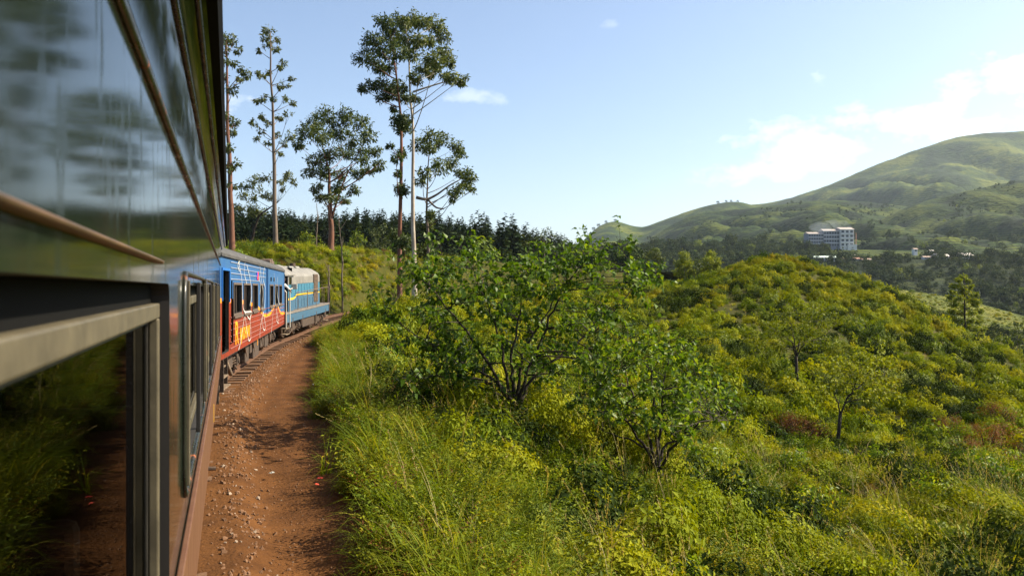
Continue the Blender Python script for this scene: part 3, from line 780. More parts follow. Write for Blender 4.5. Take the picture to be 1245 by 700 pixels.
# ------------------------------------------------------------------ blue and red coach ahead
WAVE = [(0, -.25), (4.3, -.36), (6.5, -.47), (8.4, -.62), (9.5, -.80), (10.6, -.97), (11.7, -1.02), (13.0, -.98), (13.9, -.86), (14.8, -.74), (15.7, -.70), (16.6, -.80), (18.2, -1.12), (20.1, -1.2)]
def livery_mat():
    m = bpy.data.materials.new('blue_red_livery'); N, L, b = nodes(m)
    tc = N.new('ShaderNodeTexCoord'); sp = N.new('ShaderNodeSeparateXYZ'); L.new(tc.outputs['Object'], sp.inputs[0])
    mr = N.new('ShaderNodeMapRange'); mr.inputs['From Max'].default_value = 20.1; L.new(sp.outputs['Y'], mr.inputs['Value'])
    fc = N.new('ShaderNodeFloatCurve'); cu = fc.mapping.curves[0]
    pts = [(s / 20.1, (h + 1.5) / 1.5) for s, h in WAVE]
    cu.points[0].location = pts[0]; cu.points[1].location = pts[-1]
    for p in pts[1:-1]: cu.points.new(*p)
    fc.mapping.update(); L.new(mr.outputs[0], fc.inputs['Value'])
    z = N.new('ShaderNodeMath'); z.operation = 'MULTIPLY_ADD'; z.inputs[1].default_value = 1.5; z.inputs[2].default_value = 1.5
    L.new(fc.outputs[0], z.inputs[0])
    df = N.new('ShaderNodeMath'); df.operation = 'SUBTRACT'; L.new(sp.outputs['Z'], df.inputs[0]); L.new(z.outputs[0], df.inputs[1])
    nz = N.new('ShaderNodeTexNoise'); nz.inputs['Scale'].default_value = 2.5; nz.inputs['Detail'].default_value = 8; L.new(tc.outputs['Object'], nz.inputs['Vector'])
    def ramp(a, c):
        r = N.new('ShaderNodeValToRGB'); r.color_ramp.elements[0].position = .35; r.color_ramp.elements[1].position = .75
        r.color_ramp.elements[0].color = (*a, 1); r.color_ramp.elements[1].color = (*c, 1); L.new(nz.outputs['Fac'], r.inputs['Fac']); return r.outputs[0]
    red = ramp((0.23, 0.024, 0.007), (0.14, 0.022, 0.009)); blue = ramp((0.018, 0.09, 0.26), (0.035, 0.115, 0.24))
    def gt(v):
        g = N.new('ShaderNodeMath'); g.operation = 'GREATER_THAN'; L.new(df.outputs[0], g.inputs[0]); g.inputs[1].default_value = v; return g.outputs[0]
    m1 = N.new('ShaderNodeMix'); m1.data_type = 'RGBA'; L.new(gt(-0.12), m1.inputs['Factor']); L.new(red, m1.inputs['A']); m1.inputs['B'].default_value = (0.85, 0.28, 0.012, 1)
    m2 = N.new('ShaderNodeMix'); m2.data_type = 'RGBA'; L.new(gt(0.0), m2.inputs['Factor']); L.new(m1.outputs['Result'], m2.inputs['A']); L.new(blue, m2.inputs['B'])
    L.new(m2.outputs['Result'], b.inputs['Base Color']); b.inputs['Roughness'].default_value = 0.45
    bp = N.new('ShaderNodeBump'); bp.inputs['Strength'].default_value = 0.08; bp.inputs['Distance'].default_value = 0.05
    L.new(nz.outputs['Fac'], bp.inputs['Height']); L.new(bp.outputs[0], b.inputs['Normal'])
    return m
M['livery'] = livery_mat()
M['white_paint'] = mat('white_line_paint', (0.62, 0.60, 0.55), 0.5, (0.42, 0.42, 0.42), 5)
M['orange_paint'] = mat('orange_letter_paint', (0.80, 0.30, 0.015), 0.5)
M['pale_line'] = mat('pale_bead', (0.22, 0.26, 0.36), 0.5)
M['red_line'] = mat('red_bead', (0.22, 0.07, 0.05), 0.6)
M['door_blue'] = mat('blue_door_frame', (0.02, 0.14, 0.45), 0.4)
M['win_frame'] = mat('window_beading', (0.085, 0.06, 0.045), 0.7)
M['glass_dark'] = glass_mat('coach_glass', (0.35, 0.36, 0.28))

def ribbon(b, pts, w, x):
    """flat painted line in the plane X=x from (y,z) points"""
    p = np.array(pts, float)
    t = np.gradient(p, axis=0); t = t / np.maximum(np.linalg.norm(t, axis=1, keepdims=True), 1e-6)
    n = np.stack([-t[:, 1], t[:, 0]], 1) * w / 2
    v = [(x, *q) for q in (p + n)] + [(x, *q) for q in (p - n)]; k = len(p)
    b.add(v, [(i, i + 1, k + i + 1, k + i) for i in range(k - 1)])
def smooth_pts(pts, n=6):
    p = np.array(pts, float); p = np.concatenate([[2*p[0]-p[1]], p, [2*p[-1]-p[-2]]]); out = []
    for i in range(1, len(p) - 2):
        for k in range(n):
            t = k / n; a, b_, c, d = p[i-1:i+3]
            out.append(0.5 * ((2*b_) + (-a+c)*t + (2*a-5*b_+4*c-d)*t*t + (-a+3*b_-3*c+d)*t**3))
    out.append(p[-2]); return np.array(out)
def side_point(px, py):
    """pixel -> (along, height) on the visible side of the blue coach"""
    k = (px - CX) / F_PX
    o = on_axis(CAR_O, CAR_A, 0, 1.45); dx, dy = -math.sin(CAR_A), math.cos(CAR_A)
    s = (o[0] - k * o[1]) / (k * dy - dx)
    d = o[1] + s * dy
    return s, EYE + (CY - py) / F_PX * d

def blue_coach():
    c = empty('railway_coach', (CAR_O[0], CAR_O[1], 0), (0, 0, CAR_A))
    tag(c, 'blue and red coach with orange wave, white line figures and dark roof', 'train car')
    X, Ln = 1.45, CAR_LEN
    wins = [(2.4, 4.05), (4.55, 6.22), (6.8, 8.3), (9.2, 10.15), (12.7, 14.2), (14.9, 16.55), (17.2, 18.6)]
    zb, zt = 2.27, 3.10
    door = (0.35, 1.55, 1.32, 3.45)
    pierced(X, 0, Ln, 1.20, 3.86, [(a, e, zb, zt) for a, e in wins] + [door], 0.10, M['livery'], 'side_wall', c, 0.07)
    b = MB(); b.box((-1.45, 0, 1.2), (-1.40, Ln, 3.86)); b.build('far_wall', M['livery'], c)
    b = MB(); b.box((-1.40, 0, 1.2), (1.44, 0.05, 3.86)); b.box((-1.40, Ln - .05, 1.2), (1.44, Ln, 3.86)); b.each('end_wall', M['under'], c)
    b = MB(); b.box((-1.40, 0.05, 1.18), (1.44, Ln - .05, 1.28)); b.build('floor_deck', M['under'], c)
    b = MB(); b.box((-1.39, 0.06, 1.29), (-1.37, Ln - .06, 3.82)); b.box((0.3, 0.06, 1.29), (0.32, Ln - .06, 3.82)); b.each('dark_lining_sheet', M['dark_interior'], c)  # near sheet is added; its dark colour stands in for the dim interior
    rp = [(1.50, 3.84), (1.50, 3.88), (1.36, 4.02), (1.05, 4.16), (0.6, 4.25), (0, 4.28)]; rp = rp + [(-x, z) for x, z in rp[-2::-1]]
    b = MB(); b.extrude(rp, -0.05, Ln + 0.05); b.build('roof', M['roof'], c)
    for y in (3.0, 8.0, 13.0, 17.4):
        v = MB(); v.extrude([(-.2, 4.2), (.2, 4.2), (.16, 4.36), (-.16, 4.36)], y, y + 0.5); v.build('roof_vent', M['roof'], c, bevel=0.02)
    for y, h in ((17.9, .16), (18.7, .22), (19.4, .14)):
        v = MB(); v.box((0.55, y, 4.10), (1.0, y + 0.45, 4.18 + h)); v.build('roof_hatch', M['steel'], c, bevel=0.03)
    v = MB(); v.box((X + .001, 0, 3.80), (X + 0.05, Ln, 3.842)); v.build('eave_trim', M['roof'], c)
    for z, m in ((3.70, 'pale_line'), (3.55, 'pale_line'), (3.40, 'pale_line'), (3.24, 'pale_line'), (2.20, 'red_line'), (2.03, 'red_line'), (1.86, 'red_line'), (1.69, 'red_line'), (1.52, 'red_line'), (1.36, 'red_line')):
        y0, y1 = (1.75, Ln - 0.2) if z < 3 else (1.8, 11.0 if z > 3.3 else 9.0)
        v = MB(); v.tube([(X + 0.004, y0, z), (X + 0.004, y1, z)], 0.016, 6); v.build('bead', M[m], c)
    for y in (11.35, 11.75):
        v = MB(); v.box((X + .001, y, 1.9 if y < 11.5 else 2.0), (X + 0.03, y + .07, 3.79)); v.build('pilaster', M['livery'], c)
    v = MB(); v.box((X + .001, Ln - .12, 1.22), (X + .025, Ln - .02, 3.79)); v.build('corner_post', M['livery'], c)
    for a, e in wins:
        w = frame_ring(a - .05, e + .05, zb - .05, zt + .05, X + .001, X + 0.022, 0.065).build('window_frame', M['win_frame'], c, bevel=0.005)
        v = MB()
        v.box((X - .07, (a + e) / 2 - .02, zb), (X - .03, (a + e) / 2 + .02, zt))
        v.build('mullion', M['win_frame'], w)
        v = MB(); v.add([(X - .06, a, zb), (X - .06, e, zb), (X - .06, e, zt), (X - .06, a, zt)], [(0, 1, 2, 3)]); v.build('pane', M['glass_dark'], w)
        v = MB(); v.box((X + .001, a - .1, zb - .115), (X + .06, e + .1, zb - .052)); v.build('sill', M['win_frame'], w)
    # open end door with a bright blue frame, handrails
    y0, y1, z0, z1 = door
    b = MB(); b.box((X + .001, y0 - .06, z0 + 1.35), (X + .03, y0, z1 + .06)); b.box((X + .001, y1, z0 + 1.30), (X + .03, y1 + .09, z1 + .06)); b.box((X + .001, y0, z1), (X + .03, y1, z1 + .06)); b.build('door_frame', M['door_blue'], c)
    d = MB(); d.box((X - .35, y0 + .02, z0), (X - .31, y1 - .02, z1)); d.build('door', mat('door_paint', (0.06, 0.05, 0.04), 0.5), c)
    for y in (y0 + .12, y1 + .2):
        b = MB(); b.tube([(X, y, 1.5), (X + .07, y, 1.54), (X + .07, y, 2.7), (X, y, 2.74)], 0.02, 8); b.build('handrail', M['black'], c)
    b = MB(); b.box((X + .001, 1.93, 1.55), (X + .03, 2.0, 3.2)); b.build('cable_trunk', M['black'], c)
    # entrance steps
    for i in range(4):
        s = MB(); s.box((1.0 + .1 * (3 - i), 0.35, 0.42 + 0.25 * i), (1.32 + .06 * (3 - i), 1.5, 0.46 + 0.25 * i)); s.build('step', M['step'], c, bevel=0.006)
    s = MB(); s.box((1.0, 0.29, 0.38), (1.5, 0.34, 1.2)); s.box((1.0, 1.51, 0.38), (1.42, 1.56, 1.2)); s.each('step_bracket', M['under'], c)
    s = MB(); s.tube([(1.32, 1.6, 1.15), (1.34, 2.6, 0.62), (1.3, 3.0, 0.55)], 0.06, 8); s.build('brake_pipe', M['step'], c, smooth_=True)
    bogie(c, 3.9, zr=0.02); bogie(c, 16.2, zr=0.02)
    for y, l, z in ((6.4, .9, .55), (7.7, .5, .75), (8.6, 1.8, .5), (11.0, 1.1, .7), (12.6, 1.3, .6)):
        u = MB(); u.box((0.4, y, z), (1.28, y + l, 1.17)); u.build('equipment_box', M['under'], c, bevel=0.03)
    u = MB(); u.tube([(0.9, 9.6, 0.9), (0.9, 13.6, 0.9)], 0.2, 12); u.build('air_tank', M['under'], c, smooth_=True)
    u = MB()
    for y in (6.0, 8.2, 11, 14): u.tube([(1.3, y, 1.15), (1.25, y + 1.0, 0.6)], 0.03)
    u.each('truss_rod', M['steel'], c)
    v = MB(); v.box((X + .002, 8.15, 1.0), (X + .015, 8.22, 1.2)); v.build('yellow_marker', M['orange_paint'], c)
    # white line drawing on the side, in three figures
    figs = [[[(289, 317), (293, 340), (294, 362), (296, 378), (305, 379), (303, 386)],
             [(298, 312), (296, 330), (299, 345)], [(304, 380), (303, 388), (299, 383), (297, 381), (295, 392), (293, 405), (291, 418), (289, 425)],
             [(297, 384), (299, 400), (301, 412), (302, 414), (304, 410), (303.5, 396), (303, 388)], [(299, 322), (302, 334), (304, 345), (305, 358), (303, 372)],
             [(290, 330), (288, 322), (291, 316)]],
            [[(315, 322), (317, 340), (319, 356), (318, 372), (320, 384), (322, 396), (321, 401), (319, 398), (318, 385)],
             [(321, 323), (319, 338), (322, 352), (321, 370), (319, 380), (316, 396), (315, 411)], [(314, 336), (316, 348), (315, 358)]],
            [[(333, 332), (334, 350), (334, 366), (336, 380), (338, 392), (336, 390), (335, 380)],
             [(332, 368), (331, 382), (330, 396), (329, 405)], [(337, 336), (336, 352), (338, 366), (341, 374)]]]
    for fg in figs:
        b = MB()
        for k, ln in enumerate(fg):
            p = smooth_pts([side_point(*q) for q in ln]); ribbon(b, p, 0.042, X + 0.0235 + k * 0.0008)
        b.build('line_figure', M['white_paint'], c)
    # lettering
    def text(body, y, z, size, sx=1.0, shear=0.0):
        cu = bpy.data.curves.new('lettering', 'FONT'); cu.body = body; cu.size = size; cu.extrude = 0.003; cu.shear = shear
        cu.offset = 0.012
        tmp = bpy.data.objects.new('lettering', cu); COL.objects.link(tmp)
        dg = bpy.context.evaluated_depsgraph_get(); me = bpy.data.meshes.new_from_object(tmp.evaluated_get(dg))
        bpy.data.objects.remove(tmp)
        me.materials.append(M['orange_paint']) if not me.materials else None
        me.materials.clear(); me.materials.append(M['orange_paint'])
        o = link('lettering', me, c)
        o.rotation_euler = (R(90), 0, R(90)); o.scale = (sx, 1, 1); o.location = (X + 0.022, y, z)
    text('R', 2.55, 1.42, 0.92, 1.25)
    text('AJADHANI', 3.55, 1.47, 0.50, 0.98)
    e1 = MB(); e1.box((X + .003, 8.0, 3.30), (X + .02, 8.22, 3.55)); e1.build('emblem', mat('emblem_blue', (0.02, 0.05, 0.5), 0.5), c)
    e1 = MB(); e1.box((X + .003, 8.22, 3.28), (X + .02, 8.5, 3.57)); e1.box((X + .0035, 8.06, 3.30), (X + .0215, 8.2, 3.40)); e1.build('emblem', mat('emblem_red', (0.65, 0.03, 0.02), 0.5), c)
    for y in (13.05, 14.4):
        e1 = MB(); e1.box((X + .003, y, 3.28), (X + .02, y + .32, 3.44)); e1.build('number_plate', M['black'], c)
blue_coach()

# ------------------------------------------------------------------ locomotive
M['loco_white'] = mat('loco_grey_white', (0.22, 0.21, 0.19), 0.6, (0.13, 0.12, 0.11), 2.2, detail=8)
M['loco_blue'] = mat('loco_sky_blue', (0.045, 0.17, 0.255), 0.45, (0.035, 0.13, 0.205), 2.5, detail=8)
M['loco_deep'] = mat('loco_blue', (0.032, 0.095, 0.17), 0.5, (0.05, 0.105, 0.16), 2.5, detail=8)
M['yellow'] = mat('yellow_stripe', (0.80, 0.48, 0.02), 0.5)
M['rail_white'] = mat('handrail_white', (0.40, 0.38, 0.34), 0.5)
def loco():
    c = empty('locomotive', (LOC_O[0], LOC_O[1], 0.03), (R(1.35), 0, LOC_A))
    tag(c, 'sky blue and white diesel locomotive with yellow stripe leading the train', 'locomotive')
    Ln = LOC_LEN; W, hw = 1.40, 1.16
    def shell(name, y0, y1, hw, zb, zsh, zt, parent=c):
        """body with chamfered roof shoulders; horizontal colour bands are separate plates"""
        zw = 3.10; zy = 2.42
        b = MB(); b.extrude([(hw, zw), (hw, zsh), (hw - .10, zsh + .17), (hw - .52, zt - .06), (hw - .75, zt), (-(hw - .75), zt), (-(hw - .52), zt - .06), (-(hw - .1), zsh + .17), (-hw, zsh), (-hw, zw)], y0, y1)
        b.build('roof_hood', M['loco_white'], parent, bevel=0.03)
        b = MB(); b.box((-hw, y0, zy), (hw, y1, zw - .002)); b.build('side_panel', M['loco_blue'], parent)
        b = MB(); b.box((-hw, y0, zb), (hw, y1, zy - .002)); b.build('lower_panel', M['loco_deep'], parent)
    # hood (ahead) and cab (toward the coaches)
    shell('hood', 2.35, 10.6, 1.12, 1.72, 3.52, 4.0)
    # cab shell, hollow at the rear
    zr = 3.62
    roof = [(1.36, zr - .04), (1.36, zr + .02), (1.22, zr + .16), (.72, 4.10), (.5, 4.16), (-.5, 4.16), (-.72, 4.10), (-1.22, zr + .16), (-1.36, zr + .02), (-1.36, zr - .04), (-1.2, zr + .1), (-.7, 4.02), (.7, 4.02), (1.2, zr + .1)]
    b = MB(); b.extrude(roof, 0.05, 2.4); b.build('cab_roof', M['loco_white'], c)
    for sx in (1, -1):
        lo, hi = sorted((sx * 1.22, sx * 1.28))
        b = MB(); b.box((lo, 1.05, 3.10), (hi, 1.25, zr + .05)); b.box((lo, 1.9, 3.10), (hi, 2.37, zr + .05)); b.box((lo, 1.25, zr - .12), (hi, 1.9, zr + .05)); b.each('cab_window_post', M['loco_white'], c)
        b = MB(); b.box((lo, 1.05, 2.42), (hi, 2.37, 3.098)); b.build('cab_side', M['loco_blue'], c)
        b = MB(); b.box((lo, 1.05, 1.72), (hi, 2.37, 2.418)); b.build('cab_side', M['loco_deep'], c)
        b = MB(); b.box((lo + .02, 1.25, 3.10), (hi - .02, 1.9, zr - .12)); b.build('cab_window', M['glass_dark'], c)
        b = MB(); b.box((lo, 0.05, 1.72), (hi, 0.28, zr)); b.build('cab_corner_post', M['under'], c)
    b = MB(); b.box((-1.2, 0.05, 1.72), (0.55, 0.10, 4.0)); b.build('cab_back_wall', M['under'], c)
    b = MB(); b.box((-1.2, 2.30, 1.72), (1.2, 2.34, 4.0)); b.build('bulkhead', M['black'], c)
    b = MB(); b.box((-1.25, .05, 1.66), (1.25, 2.35, 1.72)); b.build('cab_floor', M['under'], c)
    # yellow stripe stepping up at the cab
    for sx in (1, -1):
        b = MB(); b.add([(sx * 1.284, 1.06, 2.30), (sx * 1.284, 2.36, 2.30), (sx * 1.284, 2.36, 2.40), (sx * 1.284, 1.06, 2.40)], [(0, 1, 2, 3)])
        ys = [(2.36, 2.30), (3.2, 2.30), (3.8, 2.44), (10.5, 2.44)]
        v = [(sx * 1.124, y, z) for y, z in ys] + [(sx * 1.124, y, z + .10) for y, z in ys]
        b.add(v, [(i, i + 1, i + 5, i + 4) for i in range(3)]); b.build('yellow_stripe', M['yellow'], c)
        # hood doors, grilles
        for k, y in enumerate(np.arange(2.7, 8.2, 0.78)):
            d = MB(); x0, x1 = sorted((sx * 1.118, sx * 1.142)); d.box((x0, y, 1.80), (x1, y + .70, 2.26)); d.build('access_door', M['loco_deep'], c, bevel=.004)
            d = MB(); d.box((x0, y, 2.56), (x1, y + .70, 3.08)); d.build('access_door', M['loco_blue'], c, bevel=.004)
        g = MB()
        x0, x1 = sorted((sx * 1.121, sx * 1.15))
        g.box((x0, 8.5, 1.9), (x1, 9.9, 3.62)); g.build('radiator_frame', M['under'], c)
        for k in range(20):
            g = MB(); g.box((sx * 1.151 - .001, 8.58, 1.97 + k * .082), (sx * 1.151 + .024, 9.82, 2.01 + k * .082)); g.build('grille_slat', M['steel'], c)
    for y in (3.6, 5.2, 6.8):
        v = MB(); v.extrude([(-.5, 3.98), (.5, 3.98), (.4, 4.1), (-.4, 4.1)], y, y + 1.0); v.build('roof_fan', M['loco_white'], c, bevel=.02)
    v = MB(); v.tube([(0, 7.9, 3.95), (0, 7.9, 4.3)], .17, 14); v.build('exhaust_stack', M['under'], c)
    # deck and frame
    b = MB(); b.box((-W, 0, 1.60), (W, Ln, 1.70)); b.build('running_board', mat('deck_grey', (0.17, 0.15, 0.13), .8, (.1, .08, .07), 4), c)
    b = MB(); b.box((-W + .03, .02, 1.16), (W - .03, Ln - .02, 1.598)); b.build('frame_sill', M['loco_deep'], c)
    b = MB(); b.box((-.8, 4.5, .62), (1.3, 7.9, 1.15)); b.build('fuel_tank', M['under'], c, bevel=.05)
    b = MB(); b.box((-W, -.12, .95), (W, .0, 1.72)); b.build('rear_buffer_beam', M['under'], c)
    b = MB(); b.box((-W, Ln, .95), (W, Ln + .12, 1.72)); b.build('front_buffer_beam', M['under'], c)
    for sx in (1, -1):
        b = MB(); b.tube([(sx * .9, Ln + .1, 1.15), (sx * .9, Ln + .55, 1.15), (sx * .9, Ln + .56, 1.15)], [.1, .1, .24], 14); b.build('buffer', M['under'], c)
        # end platform railing and cab handrails
        b = MB(); b.tube([(sx * 1.34, Ln - .1, 1.70), (sx * 1.34, Ln - .1, 2.80), (sx * 1.34, Ln - .2, 2.88), (sx * .95, Ln - .12, 2.88), (sx * .95, Ln - .12, 1.7)], .035, 8); b.build('end_railing', M['steel'], c)
        b = MB(); b.tube([(sx * 1.36, 10.9, 2.75), (sx * 1.36, Ln - .1, 2.72)], .02, 6); b.tube([(sx * 1.36, 2.6, 2.65), (sx * 1.36, 10.9, 2.75)], .02, 6)
        for y in (3.0, 5.6, 8.2, 10.8): b.tube([(sx * 1.36, y, 1.7), (sx * 1.36, y, 2.7)], .02, 6)
        b.each('side_handrail', M['steel'], c)
        b = MB(); b.tube([(sx * 1.38, .12, .9), (sx * 1.38, .12, 2.75), (sx * 1.3, .12, 2.85)], .035, 8); b.tube([(sx * 1.38, .95, .9), (sx * 1.38, .95, 2.85), (sx * 1.3, .95, 2.92)], .035, 8)
        b.tube([(sx * 1.38, .95, 2.88), (sx * 1.38, 1.9, 2.92)], .03, 8)
        b.each('cab_handrail', M['rail_white'], c)
        for i in range(3):
            s = MB(); s.box((sx * 1.2 - .17, .15, .55 + .3 * i), (sx * 1.2 + .17, .9, .59 + .3 * i)); s.build('step', M['step'], c)
            s = MB(); s.box((sx * 1.2 - .17, Ln - .95, .55 + .3 * i), (sx * 1.2 + .17, Ln - .2, .59 + .3 * i)); s.build('step', M['step'], c)
        for y in (1.7, 4.2, 8.2, 11.3):
            s = MB(); s.tube([(sx * 1.26, y, .8), (sx * 1.26, y, 1.35)], .13, 12); s.build('sand_box', M['under'], c)
    bogie(c, 2.7, zr=.02, span=2.5); bogie(c, 9.8, zr=.02, span=2.5)
    hl = MB(); hl.tube([(0, 10.6, 3.6), (0, 10.72, 3.6)], .17, 14); hl.build('headlamp', M['rail_white'], c)
    mr = MB(); mr.box((1.30, 1.62, 2.86), (1.62, 1.68, 3.16)); mr.build('mirror', M['rail_white'], c, bevel=.03)
    return c
loco()

# ------------------------------------------------------------------ driver leaning out of the cab door
def driver():
    o = on_axis(LOC_O, LOC_A, 0.62, 0.98)
    me = bpy.data.meshes.new('person')
    base = 1.76
    J = {'pelvis': (0, 0, .92), 'waist': (.02, -.01, 1.08), 'chest': (.10, -.04, 1.30), 'neck': (.20, -.07, 1.47), 'jaw': (.245, -.10, 1.56), 'head': (.25, -.09, 1.67), 'crown': (.25, -.08, 1.745),
         'shR': (.16, -.25, 1.40), 'elR': (.30, -.36, 1.18), 'wrR': (.40, -.22, 1.02), 'haR': (.43, -.14, 1.0),
         'shL': (.10, .17, 1.41), 'elL': (.24, .30, 1.22), 'wrL': (.38, .30, 1.06), 'haL': (.42, .28, 1.02),
         'hiR': (0, -.11, .88), 'knR': (.04, -.13, .48), 'anR': (-.02, -.14, .08), 'toR': (.12, -.16, .03),
         'hiL': (0, .11, .88), 'knL': (.05, .14, .48), 'anL': (-.02, .15, .08), 'toL': (.12, .17, .03)}
    rad = dict(pelvis=.15, waist=.14, chest=.16, neck=.058, jaw=.075, head=.10, crown=.06, shR=.075, elR=.05, wrR=.035, haR=.04, shL=.075, elL=.05, wrL=.035, haL=.04,
               hiR=.095, knR=.065, anR=.045, toR=.04, hiL=.095, knL=.065, anL=.045, toL=.04)
    E = [('pelvis','waist'),('waist','chest'),('chest','neck'),('neck','jaw'),('jaw','head'),('head','crown'),('chest','shR'),('shR','elR'),('elR','wrR'),('wrR','haR'),('chest','shL'),('shL','elL'),('elL','wrL'),('wrL','haL'),
         ('pelvis','hiR'),('hiR','knR'),('knR','anR'),('anR','toR'),('pelvis','hiL'),('hiL','knL'),('knL','anL'),('anL','toL')]
    names = list(J); idx = {k: i for i, k in enumerate(names)}
    vs = [J[k] for k in names]; es = [(idx[a], idx[b]) for a, b in E]
    rr = [rad[k] for k in names]
    for hand, wr, d in (('haR', 'wrR', (.5, .8, -.3)), ('haL', 'wrL', (.8, -.3, -.4))):
        for q in range(5):
            b0 = np.array(J[hand]) + np.array((0, 0, (q - 2) * .017)); dd = np.array(d) / np.linalg.norm(d)
            L_ = [.05, .075, .082, .078, .06][q]
            p1 = b0 + dd * L_ * .6; p2 = p1 + (dd * .4 + np.array((0, 0, -.6))) * L_ * .5
            i0 = len(vs); vs += [tuple(p1), tuple(p2)]; rr += [.010, .008]; es += [(idx[hand], i0), (i0, i0 + 1)]
    me.from_pydata(vs, es, [])
    m_sh = mat('white_shirt', (.62, .62, .60), .8); m_tr = mat('dark_trousers', (.03, .035, .05), .8); m_sk = mat('skin', (.16, .075, .045), .6); m_h = mat('black_hair', (.01, .01, .01), .6)
    ob = link('person', me)
    sk = ob.modifiers.new('skin', 'SKIN'); ob.data.skin_vertices[0].data[0].use_root = True
    for i, r_ in enumerate(rr): ob.data.skin_vertices[0].data[i].radius = (r_, r_ * (.8 if i in (0, 1, 2) else 1))
    su = ob.modifiers.new('subdiv', 'SUBSURF'); su.levels = 2; su.render_levels = 2
    dg = bpy.context.evaluated_depsgraph_get(); m2 = bpy.data.meshes.new_from_object(ob.evaluated_get(dg))
    bpy.data.objects.remove(ob)
    m2.materials.clear()
    for m in (m_sh, m_tr, m_sk): m2.materials.append(m)
    for p in m2.polygons:
        z = p.center.z; x = p.center.x
        hand = min((Vector(J['haR']) - p.center).length, (Vector(J['haL']) - p.center).length, (Vector(J['wrR']) - p.center).length, (Vector(J['wrL']) - p.center).length) < .1
        p.material_index = 2 if (z > 1.475 or hand) else (0 if z > .93 else 1)
        p.use_smooth = True
    m2.name = 'person'
    body = link('person', m2)
    body.location = (o[0], o[1], base + .02); body.rotation_euler = (0, 0, LOC_A - R(25))
    tag(body, 'person in white shirt leaning out of the locomotive cab doorway', 'person')
    hd = np.array(J['head'])
    b = MB()
    n, k = 14, 7; v = []; f = []
    for i in range(k + 1):
        a = math.pi * .58 * i / k
        for j in range(n):
            t = 2 * math.pi * j / n
            v.append((hd[0] - .018 + .105 * math.sin(a) * math.cos(t), hd[1] + .10 * math.sin(a) * math.sin(t), hd[2] + .02 + .115 * math.cos(a) + (.03 if math.cos(t) > .5 and i > 4 else 0)))
    f = [(i*n+j, i*n+(j+1) % n, (i+1)*n+(j+1) % n, (i+1)*n+j) for i in range(k) for j in range(n)]
    b.add(v, f); b.build('hair', m_h, body, smooth_=True)
    b = MB()
    for sy in (-1, 1): b.tube([(hd[0] + .088, hd[1] + sy * .035, hd[2] + .0), (hd[0] + .102, hd[1] + sy * .035, hd[2] + .0)], [.014, .008], 8)
    b.build('eyes', m_h, body)
    b = MB(); b.tube([(hd[0] + .09, hd[1], hd[2] + .01), (hd[0] + .125, hd[1], hd[2] - .03), (hd[0] + .09, hd[1], hd[2] - .04)], [.01, .016, .01], 8)
    for sy in (-1, 1): b.tube([(hd[0] - .01, hd[1] + sy * .095, hd[2] + .02), (hd[0] - .02, hd[1] + sy * .112, hd[2] - .0), (hd[0] - .01, hd[1] + sy * .096, hd[2] - .035)], [.012, .02, .012], 8)
    b.build('nose_and_ears', m_sk, body, smooth_=True)
driver()

# ------------------------------------------------------------------ track: rails and sleepers
def track():
    t = empty('railway_track', (0, 0, 0)); tag(t, 'rusty broad gauge track curving under the train', 'track')
    M['rail'] = mat('rusty_rail', (0.10, 0.05, 0.03), .6, (.16, .085, .05), 12, metal=.3)
    M['sleeper'] = mat('timber_sleeper', (0.14, 0.068, 0.03), .9, (.07, .036, .018), 7, .3, 30)
    sel = (TRK_S > -12) & (TRK_S < 112)
    for sx in (1, -1):
        prof = [(-.07, .15), (.07, .15), (.07, .165), (.012, .18), (.012, .26), (.036, .27), (.036, .305), (-.036, .305), (-.036, .27), (-.012, .26), (-.012, .18), (-.07, .165)]
        pts = TRK[sel][::2]; rt = TRK_R[sel][::2]; zz = track_z(TRK_S[sel][::2])
        v = [(p[0] + q[0] * (sx * .875 + x), p[1] + q[1] * (sx * .875 + x), z + w) for p, q, z in zip(pts, rt, zz) for x, w in prof]; n = len(prof)
        b = MB(); b.add(v, [(i*n+j, i*n+(j+1) % n, (i+1)*n+(j+1) % n, (i+1)*n+j) for i in range(len(pts) - 1) for j in range(n)]); b.build('rail', M['rail'], t)
    b = MB(); b.box((-1.42, -.13, -.02), (1.42, .13, .152)); me = b.mesh('sleeper', M['sleeper'])
    for k, s in enumerate(np.arange(-8, 108, .68)):
        i = np.argmin(np.abs(TRK_S - s)); o = link('sleeper', me, t)
        o.location = (TRK[i, 0], TRK[i, 1], float(track_z(s)) + random.uniform(-.012, .008)); o.rotation_euler = (0, random.uniform(-.015, .015), math.atan2(-TRK_T[i, 0], TRK_T[i, 1]) + random.uniform(-.02, .02))
track()

# ------------------------------------------------------------------ plant materials
LM = {}
LM['gum'] = leaf_mat('gum_leaves', [(0, (.022, .040, .008)), (.45, (.055, .082, .016)), (.8, (.11, .135, .03)), (1, (.18, .19, .05))], .5, .25, spec=.22)
LM['gum_pale'] = leaf_mat('pale_gum_leaves', [(0, (.03, .045, .014)), (.5, (.07, .092, .026)), (1, (.15, .165, .055))], .5, .28, spec=.22)
LM['broad'] = leaf_mat('broad_glossy_leaves', [(0, (.022, .055, .004)), (.45, (.06, .115, .008)), (.78, (.15, .215, .012)), (.93, (.26, .29, .02)), (.985, (.42, .26, .02)), (1, (.42, .12, .015))], .45, .42, spec=.2)
LM['dark'] = leaf_mat('dark_and_shade_leaves', [(0, (.008, .016, .004)), (.5, (.022, .038, .007)), (1, (.06, .08, .012))], .7, .25, spec=.04)  # dark leaf tone, also painted shade among the plants
